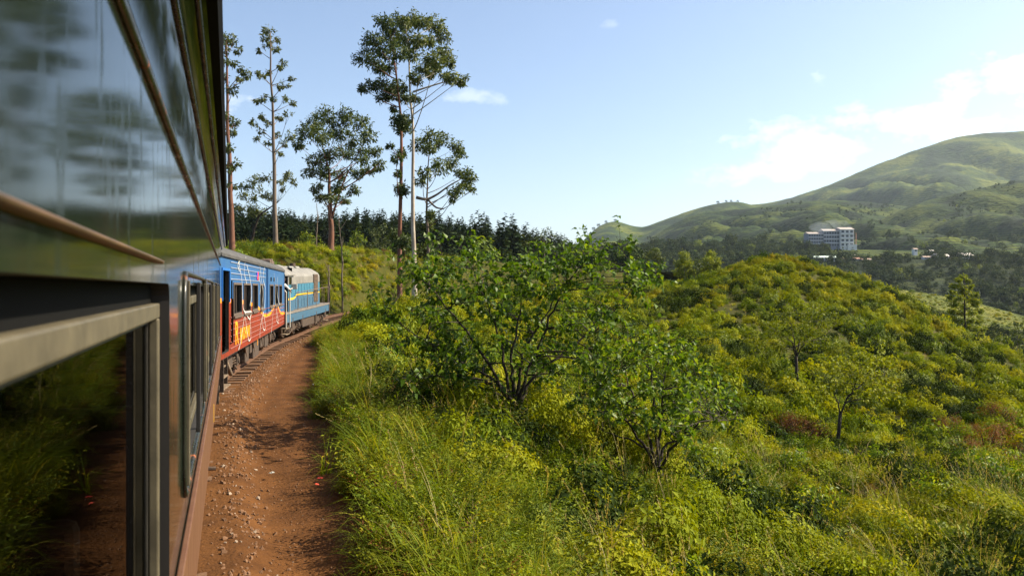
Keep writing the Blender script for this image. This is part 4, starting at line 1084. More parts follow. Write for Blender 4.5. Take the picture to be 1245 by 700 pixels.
LM['hum'] = leaf_mat('low_bush_leaves', [(0, (.058, .082, .003)), (.35, (.14, .172, .004)), (.75, (.225, .245, .005)), (1, (.28, .275, .008))], .7, .26, loc_scale=.16, spec=.1, isl=.22,
                     loc_cols=[(.30, (.35, .5, .4)), (.42, (.7, .82, .7)), (.5, (1, 1, 1)), (.60, (1.1, 1.0, .8)), (.68, (1.08, .86, .6)), (.80, (.85, .55, .5))])
LM['weed'] = leaf_mat('weed_leaves', [(0, (.042, .07, .003)), (.5, (.115, .15, .005)), (.85, (.205, .22, .007)), (1, (.30, .21, .012))], .6, .32, loc_scale=.5, spec=.12, isl=.3,
                      loc_cols=[(.35, (.6, .8, .8)), (.5, (1, 1, 1)), (.68, (1.2, .85, .6))])
LM['rust'] = leaf_mat('rusty_bracken', [(0, (.06, .022, .006)), (.5, (.13, .05, .012)), (1, (.22, .10, .02))], .7, .25, spec=.2)
LM['grass'] = leaf_mat('grass_blades', [(0, (.055, .095, .005)), (.5, (.135, .18, .008)), (.8, (.24, .245, .014)), (1, (.40, .32, .06))], .6, .42, loc_scale=.35, spec=.1, isl=.45,
                       loc_cols=[(.35, (.7, .82, .7)), (.5, (1, 1, 1)), (.68, (1.25, 1.0, .7))])
LM['dry'] = leaf_mat('dry_grass', [(0, (.22, .17, .05)), (.6, (.38, .30, .11)), (1, (.50, .42, .2))], .6, .3)
LM['lime'] = leaf_mat('sunny_tree_leaves', [(0, (.04, .075, .005)), (.5, (.10, .145, .008)), (1, (.23, .25, .013))], .6, .32, spec=.2)
LM['conifer'] = leaf_mat('conifer_needles', [(0, (.010, .022, .010)), (.5, (.02, .036, .014)), (1, (.045, .06, .02))], .8, .1, spec=.05)
LM['wood_far'] = leaf_mat('valley_tree_leaves', [(0, (.010, .022, .008)), (.5, (.026, .044, .014)), (1, (.07, .085, .022))], .8, .15, spec=.05)
M['bark_pale'] = mat('pale_bark', (.42, .38, .32), .8, (.24, .18, .13), 2.5, .2, 9, stretch=(1, 1, .25))
M['bark_red'] = mat('red_brown_bark', (.17, .062, .032), .85, (.085, .04, .025), 3, .3, 9, stretch=(1, 1, .3))
M['bark_dark'] = mat('dark_bark', (.02, .013, .009), .9, (.045, .032, .022), 5, .3, 12, stretch=(1, 1, .35))
M['bark_grey'] = mat('grey_brown_bark', (.09, .065, .05), .9, (.16, .12, .09), 3, .3, 9, stretch=(1, 1, .3))

# ------------------------------------------------------------------ trees built limb by limb
def tree(name, label, cat, trunk, d, r0, tufts, leafm, barkm, leaf=.3, per=70, depth=2.0, group=None, extra=(), seed=1, flat=.75, broad=False, width=.4, limb=.35, crown_name='crown', base_to_ground=True, droop=.5, up_leaf=0.0):
    """trunk: pixel points from the foot up, at distance d; tufts: (px, py, radius px) leaf clusters"""
    g = np.random.default_rng(seed)
    tp = [P(px, py, d) for px, py in trunk]
    foot = tp[0].copy()
    if base_to_ground:
        foot[2] = Hs(foot[0], foot[1]) - .15
        if foot[2] < tp[0][2] - .2: tp = [foot] + tp
        else: tp[0] = foot
    root = empty(name, tuple(tp[0])); tag(root, label, cat, group)
    org = tp[0].copy()
    pts = smooth_pts([tuple(p) for p in tp], 5)
    L_ = np.concatenate([[0], np.cumsum(np.linalg.norm(np.diff(pts, axis=0), axis=1))]); tt = L_ / L_[-1]
    wob = np.stack([fbm(tt * 5 + seed, tt * 0 + 1.5, 2), fbm(tt * 5 + seed, tt * 0 + 7.5, 2), tt * 0], 1) * r0 * 1.5
    pts = pts + wob * np.minimum(1, tt * 4)[:, None]
    rad = r0 * (1 - .78 * tt) + r0 * .35 * np.exp(-tt * 30)
    b = MB(); b.tube(pts - org, rad, 10)
    parts = []
    m_per_px = d / F_PX
    for (px, py, rp, *rest) in tufts:
        c = P(px, py, d + g.normal() * depth * .5)
        rr = rp * m_per_px
        # limb from the trunk to the tuft
        hd = np.hypot(*(pts[:, :2] - c[:2]).T)
        want = c[2] - .55 * hd
        k = int(np.argmin(np.abs(pts[:, 2] - want) + .25 * hd)); k = min(k, len(pts) - 1)
        a = pts[k]; mid = (a + c) / 2 + np.array((0, 0, -.08)) * np.linalg.norm(c - a) + g.normal(size=3) * .05 * np.linalg.norm(c - a)
        if np.linalg.norm(c - a) > .15 * rr:
            q = np.array([(1 - t) ** 2 * a + 2 * t * (1 - t) * mid + t * t * c for t in np.linspace(0, 1, 6)])
            ra = min(rad[k] * .5, r0 * limb * .7, .02 + .018 * np.linalg.norm(c - a))
            b.tube(q - org, np.linspace(ra, max(.008, ra * .25), 6), 6)
            for _ in range(3):
                e = c + rand_dirs(1, g)[0] * rr * .75
                b.tube([q[4] - org, (q[4] + e) / 2 + np.array((0, 0, .05 * rr)) - org, e - org], [ra * .3, ra * .22, ra * .1], 4)
        n = int(per * (rest[0] if rest else 1) * max(.45, (rp / 11.0)) ** 1.3)
        # sub-clumps inside the tuft make the outline uneven
        ns = max(3, n // 16)
        sc = rand_dirs(ns, g) * (g.random((ns, 1)) ** .5) * rr * .85; sc[:, 2] *= flat
        w = sc[g.integers(0, ns, n)] + g.normal(size=(n, 3)) * rr * .17
        pos = c + w
        dr = unit(w) * .7 + rand_dirs(n, g) * .8 + np.array((0, 0, -droop))
        _, U = shell_dirs(w, np.array((0, 0, -.3 * rr)), g, .6)
        parts.append(leaves(pos, dr, U, leaf * (.6 + .8 * g.random(n)), width, broad))
    for ln, r_ in extra:
        q = smooth_pts([tuple(P(px, py, d)) for px, py in ln], 5); b.tube(q - org, np.linspace(r_, r_ * .35, len(q)), 6)
    b.build('trunk', barkm, root, smooth_=True)
    V, T, _ = cat_tris(parts)
    cr = link(crown_name, tri_mesh(crown_name, V - org, T, leafm), root); cr['kind'] = 'stuff'
    return root

D1 = 68
tree('gum_tree', 'tallest gum tree with straight pale trunk and large open crown', 'tree', [(504, 340), (503, 300), (502, 240), (502, 160), (498, 118), (497, 80), (496, 45)], D1, .23,
     [(502,23,13),(512,27,13),(529,29,15),(536.6,44,13),(541,63,14),(529,73,14),(546,78,9),(493,30,13),(493,48.6,15),(510,48.6,12),(515,82.6,11),(505,95,10),(522,90,9),(549,95,10),(560,97,9),(541,92,6),(493,119,10),(505,119,7),(500,66,12),(522,52,10),(533,82,8)],
     LM['gum'], M['bark_pale'], .29, 330, 4.5, 'gum trees beside the track', extra=[([(502, 112), (520, 106), (540, 100), (556, 96)], .09)], seed=3)
tree('gum_tree', 'tall gum with slender red brown trunk wearing leafy tufts below its crown', 'tree', [(486, 345), (486, 290), (487, 230), (487, 150), (484, 110), (480, 80), (476, 50)], D1 + 1.5, .24,
     [(444,70,15),(454,49,14),(468.6,27,15),(485,25,13),(478,44,16),(464,63,16),(481,61,14),(459,82.6,12),(473,82,10),(442,107,8),(456,104,12),(471,104,13),(486,104,12),(466,119,10),(476,114,12),(478,131,7),
      (488,146,13,1.8),(489,155,12,1.8),(488.6,231,10,1.6),(487,187,9,1.4),(483,193,6),(474,177,4),(484,211,4),(483,288,13,1.8),(491,293,10,1.8),(486,302,10,1.6)],
     LM['gum'], M['bark_red'], .29, 330, 4.0, 'gum trees beside the track', seed=4)
tree('gum_tree', 'crooked gum with a bare elbow limb and crown reaching toward the valley', 'tree', [(521, 345), (520, 290), (519, 262), (519, 240), (520, 215), (521, 190)], D1 + 5, .2,
     [(523,164,13),(508.6,176,11),(537,170,13),(554,179,12),(560,187,9),(523,181,11),(534,201,14),(548.6,198.6,13),(563,210,11),(571,216,10),(574,230,6),(554,230,11),(566,224,10),(551,240,7),(517,210,9),(511,221,8),(523,261,7,1.5),(520,274,8,1.5),(516,304,11,2)],
     LM['gum'], M['bark_grey'], .29, 280, 4.0, 'gum trees beside the track', extra=[([(506, 240), (514, 242), (520, 243), (530, 252), (540, 254)], .16), ([(519, 243), (532, 236), (546, 226), (560, 218)], .12)], seed=5)
tree('gum_tree', 'broad domed gum tree on the knoll with red trunk', 'tree', [(402, 314), (402, 290), (402, 270), (401, 245), (400, 222), (399, 195)], 85, .36,
     [(382,150,16),(400,142,16),(420,140,15),(438,150,14),(448,165,11),(370,162,12),(362,175,10),(390,165,16),(412,162,15),(430,170,13),(455,185,12),(460,200,9),(440,190,13),(420,185,13),(400,190,14),(382,195,12),(375,210,9),(395,210,13),(415,212,12),(435,210,10),(450,207,9),(385,228,8),(410,228,10),(430,232,8),(400,240,9),(418,243,8),(388,240,6)],
     LM['gum'], M['bark_red'], .33, 340, 6, 'gum trees on the bank behind the train', extra=[([(403, 266), (408, 250), (416, 225), (428, 200)], .16)], seed=6)
tree('gum_tree', 'thin tapering gum tree with small spaced leaf tufts', 'tree', [(335, 303), (334, 250), (333, 200), (331, 120), (329, 40)], 76, .24,
     [(329,38,9),(322,45,7),(337,46,6),(327,55,8),(335,60,6),(316,62,4),(341,80,6),(345,77,5),(319,92,6),(325,88,5),(314,90,4),(346,103,6),(355,95,5),(338,105,5),(320,118,7),(312,122,6),(330,120,6),(345,122,6),(356,125,5),(318,140,6),(310,150,6),(325,148,6),(340,142,6),(350,140,5),(316,160,5),(338,165,6),(354,165,8),(347,175,6),(325,175,5),(313,170,4),(340,185,5)],
     LM['gum_pale'], M['bark_grey'], .29, 180, 2.5, 'gum trees on the bank behind the train', seed=7, limb=.25)
tree('gum_tree', 'lanky gum tree rising close behind the dark coach', 'tree', [(282, 294), (280, 240), (279, 200), (277, 110), (275, 50)], 62, .24,
     [(275,45,9),(284,50,8),(272,60,8),(288,60,6),(280,75,9),(296,85,8),(302,92,5),(290,98,6),(272,95,8),(282,110,8),(275,140,8),(285,150,9),(280,160,9),(276,180,7),(284,200,8),(278,205,7),(275,225,6),(285,228,6)],
     LM['gum_pale'], M['bark_red'], .26, 200, 2.5, 'gum trees on the bank behind the train', seed=8, limb=.25)
tree('gum_tree', 'small leaning gum tree in hazy shade between two tall gums', 'tree', [(305, 294), (311, 275), (316, 262), (326, 254), (338, 246)], 88, .22,
     [(300,225,10),(312,220,10),(325,217,9),(295,238,8),(308,240,9),(320,235,8),(328,240,6),(290,250,8),(306,255,12),(315,258,9),(346,217,7),(352,213,7),(357,222,6),(345,230,5),(340,222,5)],
     LM['gum_pale'], M['bark_dark'], .31, 200, 3, 'gum trees on the bank behind the train', seed=9)
def bare(label, pts, d, r0, seed):
    root = empty('dead_tree', tuple(P(*pts[0], d))); f = P(*pts[0], d); z = Hs(f[0], f[1]) - .1
    tag(root, label, 'tree'); root.location = (f[0], f[1], z); org = np.array((f[0], f[1], z))
    q = smooth_pts([tuple(org)] + [tuple(P(px, py, d)) for px, py in pts], 4); g = np.random.default_rng(seed)
    q[1:-1] += g.normal(size=(len(q) - 2, 3)) * r0 * .2
    b = MB(); b.tube(q - org, np.linspace(r0, r0 * .3, len(q)), 7); b.build('trunk', M['bark_grey'], root, smooth_=True)
    for k in (len(q) // 2, int(len(q) * .75)):
        b = MB(); e = q[k] + np.array((g.normal() * .8, g.normal() * .5, 1.0)); b.tube([q[k] - org, (q[k] + e) / 2 - org + .05, e - org], [r0 * .35, r0 * .25, r0 * .1], 5); b.build('branch', M['bark_grey'], root)
bare('thin dead trunk beside the broad domed gum tree', [(416, 320), (415, 300), (413, 280), (412, 262)], 72, .085, 3)
bare('spindly pale dead stem between knoll and forest', [(384, 310), (385, 285), (386, 266), (385, 247)], 92, .10, 4)
bare('short dark dead stump leaning over the cutting by the locomotive', [(400, 350), (400, 335), (400, 322)], 70, .11, 5)
def small_tree(label, lumps, foot, d, lm, seed, leaf=.32, per=170, r0=.12, name='broadleaf_tree', group=None):
    px = np.mean([l[0] for l in lumps]); py = np.mean([l[1] for l in lumps])
    return tree(name, label, 'tree', [foot, ((foot[0] + px) / 2, (foot[1] + py) / 2), (px, py)], d, r0, lumps, lm, M['bark_grey'], leaf, per, 1.6, group, seed=seed, flat=.85)
small_tree('rounded small tree at the knoll edge before the forest', [(372,290,11),(383,295,11),(376,303,9),(367,298,8),(388,303,8)], (378, 314), 95, LM['lime'], 11)
small_tree('slim sunlit tree standing between knoll and pine forest', [(432,285,8),(438,293,8),(434,303,7),(440,305,6),(428,297,6)], (435, 316), 105, LM['lime'], 12)
small_tree('grey green tree with layered crown at the forest foot', [(455,285,9),(465,280,9),(470,295,11),(458,298,10),(466,308,9),(474,306,8),(452,309,8)], (463, 322), 125, LM['gum_pale'], 13, .4, 200)
small_tree('flat topped tree standing on the skyline saddle', [(663,282,8),(655,286,6),(670,288,7),(664,293,6),(657,296,5)], (662, 316), 140, LM['gum'], 14)
small_tree('dark round tree beyond the saddle, beside the bright green pair', [(797,308,8),(791,312,6),(803,313,6),(798,318,6)], (798, 345), 150, LM['gum'], 15, .40, 520, .2)
small_tree('bright green egg shaped tree above the low shed', [(832,312,8),(827,320,8),(837,321,8),(832,330,9),(825,330,7),(840,331,7)], (832, 345), 150, LM['lime'], 16, .40, 520, .2)
small_tree('dense sunlit tree next to the mound shoulder', [(865,309,7),(860,317,8),(871,317,8),(866,326,9),(858,327,7),(874,326,6)], (866, 340), 150, LM['lime'], 17, .40, 520, .2)
small_tree('low dark tree between the bright green pair', [(847,320,6),(851,326,7),(845,328,6),(850,334,7)], (849, 342), 155, LM['gum'], 18, .40, 520, .15)
tree('pine_tree', 'lone feathery pine standing past the mound slope', 'tree', [(1175, 424), (1174, 400), (1173, 370), (1172, 334)], 100, .2,
     [(1171.5,336,4.0),(1165,340,3.2),(1178,341,3.2),(1159,347,4.0),(1169,348,5.6),(1180,348,4.0),(1161,354,4.8),(1174,355,6.4),(1183.5,358,4.8),(1154,361,4.8),(1165,362,6.4),(1180,364,6.4),(1189,366,4.0),(1159,369,5.6),(1174,372,7.2),(1185,370,4.8),(1157.5,377.5,5.6),(1169,379,6.4),(1182,379,5.6),(1191,377.5,3.2),(1156,385,4.8),(1165,389,6.4),(1180,389,6.4),(1189,390.5,4.8),(1161,396,5.6),(1174,398,6.4),(1183.5,398,5.6),(1195,400,4.0),(1165,403.5,5.6),(1180,405,5.6),(1193,407,4.0),(1157.5,402,4.0)],
     LM['lime'], M['bark_dark'], .32, 420, 1.2, seed=21, flat=.4, width=.35, limb=.3)
small_tree('small spreading tree at the foot of the mound beyond the pine', [(1208,415,5),(1217,411,6),(1226,415,6),(1213,419,5),(1221,420,5)], (1216, 428), 92, LM['lime'], 22, .3, 200)
small_tree('dusky upright tree past the spreading tree below the mound', [(1237,392,6),(1235,402,8),(1240,412,7),(1236,422,7)], (1237, 438), 96, LM['gum'], 23, .3, 200)

# the broad leaved trees on the near slope
def blob_tufts(ells, n, rp, seed):
    g = np.random.default_rng(seed); out = []
    w = np.array([e[2] * e[3] for e in ells], float); w /= w.sum()
    for k in g.choice(len(ells), n, p=w):
        a = g.random() * 2 * math.pi; r_ = g.random() ** .5
        cx, cy, rx, ry = ells[k]
        out.append((cx + rx * r_ * math.cos(a), cy + ry * r_ * math.sin(a), rp * (.7 + .6 * g.random())))
    return out
def fork_tree(label, foot, fork, d, ells, n, rp, lm, seed, leaf, per, stems, r0=.06, depth=3.0, bark='bark_dark', width=.75, sparse=.0, extra=()):
    """several stems fanning out from one stump"""
    g = np.random.default_rng(seed)
    f = P(*foot, d); f[2] = Hs(f[0], f[1]) - .1
    root = empty('broadleaf_tree', tuple(f)); tag(root, label, 'tree')
    org = f.copy(); k0 = P(*fork, d)
    b = MB(); b.tube([f - org, (f + k0) / 2 - org + np.array((.03, 0, 0)), k0 - org], [r0 * 2.4, r0 * 2.0, r0 * 1.9], 9)
    lines = []
    for ln in stems:
        dz = g.normal() * depth * .28
        pts = [k0 - np.array((0, 0, .12))]
        for i, (px, py) in enumerate(ln): 
            q = P(px, py, d); q[1] += dz * (i + 1) / len(ln); pts.append(q)
        q = smooth_pts([tuple(p) for p in pts], 6); r_ = np.linspace(r0, r0 * .18, len(q))
        q[2:] += g.normal(size=(len(q) - 2, 3)) * .02
        b.tube(q - org, r_, 7); lines.append((q, r_))
    for ln, r_ in extra:
        q = smooth_pts([tuple(P(px, py, d)) for px, py in ln], 6); b.tube(q - org, np.linspace(r_, r_ * .3, len(q)), 6)
    allq = np.concatenate([l[0][2:] for l in lines]); allr = np.concatenate([l[1][2:] for l in lines])
    parts = []; mpp = d / F_PX
    for (px, py, rr) in blob_tufts(ells, n, rp, seed + 1):
        c = P(px, py, d + g.normal() * depth * .45)
        rr = rr * mpp
        dist = np.linalg.norm(allq - c, axis=1) + .8 * np.maximum(0, allq[:, 2] - c[2])
        k = int(np.argmin(dist)); a = allq[k]
        mid = (a + c) / 2 + np.array((0, 0, .08 * np.linalg.norm(c - a)))
        q = np.array([(1 - t) ** 2 * a + 2 * t * (1 - t) * mid + t * t * c for t in np.linspace(0, 1, 5)])
        b.tube(q - org, np.linspace(max(.006, allr[k] * .6), .004, 5), 5)
        m = max(4, int(per))
        # leaves sit along twigs that leave the branch tip
        for _ in range(3):
            e = c + (rand_dirs(1, g)[0] + np.array((0, 0, .25))) * rr
            b.tube([q[3] - org, e - org], [.005, .002], 3, cap=False)
            t = g.random((m // 3, 1)) ** .7
            pos = q[3] * (1 - t) + e * t + g.normal(size=(m // 3, 3)) * rr * .12
            ax = unit(e - q[3])
            dr = rand_dirs(m // 3, g) * .9 + ax * .4 + np.array((0, 0, -.45))
            U = np.array((0, 0, 1.0)) + rand_dirs(m // 3, g) * .75
            parts.append(leaves(pos, dr, U, leaf * (.55 + .75 * g.random(m // 3)), width, True, .12))
    b.build('trunk', M[bark], root, smooth_=True)
    V, T, _ = cat_tris(parts); cr = link('crown', tri_mesh('crown', V - org, T, lm), root); cr['kind'] = 'stuff'
    return root
fork_tree('many stemmed broadleaf tree with glossy leaves standing nearest the dirt path', (626, 520), (628, 500), 17,
          [(600, 400, 105, 75), (500, 380, 48, 55), (545, 335, 50, 36), (690, 360, 70, 55), (742, 303, 28, 22), (640, 330, 60, 30), (782, 342, 26, 18), (540, 450, 60, 30), (705, 425, 55, 40), (575, 312, 18, 18), (700, 310, 35, 20), (520, 308, 10, 10)], 225, 20, LM['broad'], 41, .12, 38,
          [[(600, 450), (560, 390), (520, 340)], [(615, 455), (605, 400), (578, 330)], [(622, 450), (628, 400), (640, 335)], [(640, 455), (660, 410), (690, 345), (735, 300)], [(645, 465), (690, 430), (740, 395), (785, 345)], [(605, 465), (540, 430), (470, 385)], [(612, 470), (560, 455), (510, 455)], [(632, 455), (640, 420), (668, 375), (700, 320)]], r0=.045, depth=2.8)
fork_tree('fan stemmed broadleaf tree, bushy and low, downhill of the many stemmed tree', (800, 588), (801, 566), 14.9,
          [(800, 470, 85, 50), (760, 430, 45, 25), (852, 490, 50, 32), (722, 480, 35, 30), (822, 425, 28, 20), (880, 500, 25, 18), (770, 505, 45, 22), (840, 528, 40, 16)], 125, 19, LM['broad'], 52, .105, 36,
          [[(775, 530), (745, 490), (715, 470)], [(788, 525), (772, 480), (755, 430)], [(798, 520), (796, 470), (790, 440)], [(806, 520), (812, 470), (824, 420)], [(815, 535), (840, 505), (880, 495)], [(812, 545), (845, 532), (880, 520)], [(790, 548), (760, 530), (730, 520)]], r0=.035, depth=2.4)
fork_tree('airy sapling with blackened stump on the middle slope', (968, 450), (968, 432), 44,
          [(960, 398, 45, 26), (928, 410, 25, 14), (1000, 402, 25, 18), (975, 378, 18, 12)], 44, 15, LM['weed'], 61, .15, 60,
          [[(960, 415), (940, 402)], [(966, 410), (962, 385)], [(972, 412), (985, 392)], [(975, 418), (1000, 405)]], r0=.045, depth=4)
fork_tree('leaning forked sapling with pale broken limb on the lower slope', (1016, 530), (1022, 500), 31,
          [(1040, 455, 45, 34), (1008, 468, 28, 20), (1070, 470, 25, 18)], 46, 15, LM['weed'], 62, .13, 60,
          [[(1026, 485), (1032, 465), (1035, 440)], [(1030, 480), (1050, 460), (1068, 455)], [(1018, 485), (1010, 470)]], r0=.035, depth=3)
fork_tree('tiny bent tree near the mound top', (889, 360), (890, 354), 84, [(892, 346, 10, 5), (886, 350, 6, 3)], 12, 6, LM['dark'], 63, .2, 16, [[(889, 350), (886, 347)], [(892, 350), (896, 345)]], r0=.05, depth=1)

# ------------------------------------------------------------------ bushes (single things; copies share mesh data)
def bush_mesh(seed, lm, leaf, n, broad=True, width=.6):
    g = np.random.default_rng(seed)
    ns = 46; sc = rand_dirs(ns, g); sc[:, 2] = np.abs(sc[:, 2]) * .85 + .12; sc *= (.45 + .5 * g.random((ns, 1)))
    k = g.integers(0, ns, n); w = sc[k] + g.normal(size=(n, 3)) * .10
    w[:, 2] = np.maximum(w[:, 2], .02)
    dr, U = shell_dirs(w, sc[k] * .5, g)
    V, T = leaves(w, dr, U, leaf * (.6 + .8 * g.random(n)), width, broad)
    st = MB()
    for i in range(14):
        e = sc[i]; st.tube([(0, 0, -.15), tuple(e * .5 + np.array((0, 0, -.06))), tuple(e)], [.03, .02, .008], 5)
    return tri_mesh('foliage', V, T, lm), st.mesh('stems', M['bark_dark'])
BM = {'dark': [bush_mesh(71, LM['dark'], .085, 1500), bush_mesh(72, LM['dark'], .08, 1500)],
      'broad': [bush_mesh(73, LM['broad'], .11, 1200), bush_mesh(74, LM['broad'], .10, 1200)],
      'fine': [bush_mesh(75, LM['weed'], .055, 2600, False), bush_mesh(76, LM['lime'], .06, 2400, False)],
      'rust': [bush_mesh(77, LM['rust'], .07, 1800, False, .3)]}
nb = [0]
MARKS = [('many stemmed tree', P(626, 500, 17)), ('fan stemmed broadleaf tree', P(800, 580, 14.9)), ('sapling with blackened stump', P(968, 448, 44)), ('leaning forked sapling', P(1016, 528, 31))]
def beside(x, y, z):
    nm, p = min(MARKS, key=lambda q: (q[1][0] - x) ** 2 + (q[1][1] - y) ** 2)
    dist = math.hypot(p[0] - x, p[1] - y); dz = z - Hs(p[0], p[1])
    rel = 'uphill of' if dz > .25 else 'downhill of' if dz < -.25 else 'level with'
    return ('just ' if dist < 3 else 'a few steps ' if dist < 7 else 'far ') + rel + ' the ' + nm
def bush(px, d, size, kind, label, group=None, sz=None, dx=0):
    x = d * (px - CX) / F_PX; z = Hs(x, d)
    if label.startswith('*'): label = ('small ' if size < .8 else 'large ' if size > 1.05 else '') + label[1:] + ' ' + beside(x, d, z)
    nb[0] += 1
    v = BM[kind][nb[0] % len(BM[kind])]
    root = empty('bush', (x, d, z - .05), (0, 0, random.random() * 6.28)); root.scale = (size, size * random.uniform(.85, 1.15), sz or size * random.uniform(.75, 1.0))
    tag(root, label, 'bush', group)
    f = link('foliage', v[0], root); f['kind'] = 'stuff'; link('stems', v[1], root)
G1 = 'dark glossy bushes round the many stemmed tree'
for px, d, s in ((505, 17.5, 1.0), (535, 15.2, .95), (570, 14.0, .9), (600, 12.6, .8), (480, 20, .9), (560, 17.5, 1.1), (640, 14.4, .8), (455, 24, .85), (690, 17.5, .85), (590, 13.4, 1.0), (560, 12.6, .85), (620, 15.6, 1.2), (530, 13.8, .85), (520, 19, 1.1), (490, 15.5, .9), (470, 17.5, .8), (545, 12.4, .75), (500, 13.2, .7)):  # some of these dark bushes are added as painted shade round the tree
    bush(px, d, s, 'dark', '*dark glossy bush', G1)
G2 = 'dark round bushes on the lower slope'
for px, d, s in ((1180, 21.5, 1.0), (1035, 24, 1.0), (1000, 27, .9), (1075, 27, .9), (1130, 33, 1.1), (905, 40, 1.6), (1005, 36, .9), (1150, 43, 1.2), (930, 24, .7), (880, 29, .9)):
    bush(px, d, s, 'dark', '*dark rounded bush', G2)
G3 = 'leafy green bushes between the near trees'
for px, d, s in ((700, 12.8, .7), (850, 20, 1.0), (760, 22, 1.0), (890, 17, .8), (930, 30, 1.0), (820, 32, 1.1), (730, 33, 1.2), (640, 30, 1.2), (560, 33, 1.3), (500, 33, 1.1), (470, 40, 1.1)):
    bush(px, d, s, 'broad', '*leafy mid green bush', G3)
G4 = 'feathery yellow green bushes above the lower slope'
for px, d, s in ((620, 10.8, .6), (700, 10.5, .55), (960, 16, .8), (1030, 18, .8), (1120, 18, .8), (1210, 27, 1.0), (1000, 46, 1.3), (1090, 50, 1.5), (860, 50, 1.4), (780, 48, 1.3), (520, 27, .9), (440, 33, .9), (430, 45, 1.1), (465, 52, 1.2)):
    bush(px, d, s, 'fine', '*feathery yellow green bush', G4)
G5 = 'rusty brown bracken patches'
for px, d, s in ((970, 31, 1.25), (955, 32.5, 1.1), (985, 32, 1.0), (1200, 33, 1.4), (1225, 36, 1.2), (1240, 31, 1.0), (1185, 37, .9), (1215, 30, .8), (1060, 20.5, .5), (1210, 41, 1.3), (1175, 31, 1.0), (1235, 27, .9), (1150, 38, 1.1)):
    bush(px, d, s, 'rust', '*rusty brown bracken patch', G5, sz=s * 1.0)
# bushes above the coach roof on the left bank, and on the knoll
G6 = 'lush bushes on the bank above the coach roof'
for k in range(44):
    s_ = 24 + k * 1.15; i = int(np.argmin(np.abs(TRK_S - s_))); rr = -random.uniform(8.0, 15)
    p = TRK[i] + TRK_R[i] * rr
    bush(CX + F_PX * p[0] / p[1], p[1], random.uniform(.9, 1.6), ('broad', 'fine')[k % 2], ('broad leaved', 'feathery')[k % 2] + ' green bush on the bank behind the ' + ('rear half of the blue coach' if s_ < 31 else 'front half of the blue coach' if s_ < 41 else 'locomotive cab' if s_ < 47 else 'locomotive hood' if s_ < 55 else 'track ahead of the locomotive'), G6)

G7 = 'bushes on the grassy knoll past the locomotive'
for k in range(34):
    s_ = 58 + k * 1.5; i = int(np.argmin(np.abs(TRK_S - s_))); rr = -random.uniform(4.2, 11)
    p = TRK[i] + TRK_R[i] * rr
    bush(CX + F_PX * p[0] / p[1], p[1], random.uniform(.6, 1.3), ('fine', 'fine', 'broad', 'rust')[k % 4], ('yellow green', 'yellow green', 'leafy green', 'brown')[k % 4] + ' bush on the grassy knoll past the locomotive', G7)
# ------------------------------------------------------------------ ground cover as stuff
def hummock_mesh(seed, lm, n=420, leaf=.16, name='low_bush'):
    g = np.random.default_rng(seed); ns = 26
    sc = rand_dirs(ns, g); sc[:, 2] = np.abs(sc[:, 2]); sc *= np.array((.8, .8, .62)) * (.55 + .45 * g.random((ns, 1)))
    k = g.integers(0, ns, n); w = sc[k] + unit(g.normal(size=(n, 3))) * (.10 + .13 * g.random((n, 1))); w[:, 2] = np.abs(w[:, 2])
    dr, U = shell_dirs(w, sc[k] * .45, g)
    V, T = leaves(w, dr, U, leaf * (.6 + .8 * g.random(n)), .5)
    return tri_mesh(name, V, T, lm)
def tuft_mesh(seed, lm, n=46, length=.7, width=.016, spread=.16, bend=(.25, 1.25), segs=4):
    g = np.random.default_rng(seed); a = g.random(n) * 6.283
    B = np.stack([np.cos(a), np.sin(a), 0 * a], 1) * (g.random((n, 1)) ** .7) * spread; B[:, 2] = -.04
    D = np.stack([np.cos(a + g.normal(size=n) * .5), np.sin(a + g.normal(size=n) * .5), 0 * a], 1)
    V, T = blades(B, D, length * (.45 + .65 * g.random(n)), width * (.7 + .6 * g.random(n)), bend[0] + (bend[1] - bend[0]) * g.random(n), segs)
    return tri_mesh('grass_tuft', V, T, lm)
def weed_mesh(seed, lm, stems=16, leaf=.06, h=.42, name='weed'):
    g = np.random.default_rng(seed); parts = []
    for _ in range(stems):
        a = g.random() * 6.283; o = np.array((math.cos(a), math.sin(a), 0)) * .14 * g.random(); dv = np.array((math.cos(a) * .5, math.sin(a) * .5, 1)); hh = h * (.5 + .7 * g.random())
        m = 18; t = np.linspace(.15, 1, m)[:, None]
        pos = o + dv * hh * t + np.array((math.cos(a), math.sin(a), -.15)) * .16 * t ** 2
        side = np.array((-math.sin(a), math.cos(a), 0)) * np.where(np.arange(m) % 2, 1, -1)[:, None]
        dr = side + dv * .5 + rand_dirs(m, g) * .45
        parts.append(leaves(pos, dr, np.array((0, 0, 1.)) + rand_dirs(m, g) * .5, leaf * (1.25 - .6 * t[:, 0]) * (.7 + .6 * g.random(m)), .42))
        B = np.array([o]); v, tt = blades(B, np.array([[math.cos(a), math.sin(a), 0]]), [hh * 1.05], [.008], [.55], 3); parts.append((v, tt))
    V, T, _ = cat_tris(parts)
    return tri_mesh(name, V, T, lm)
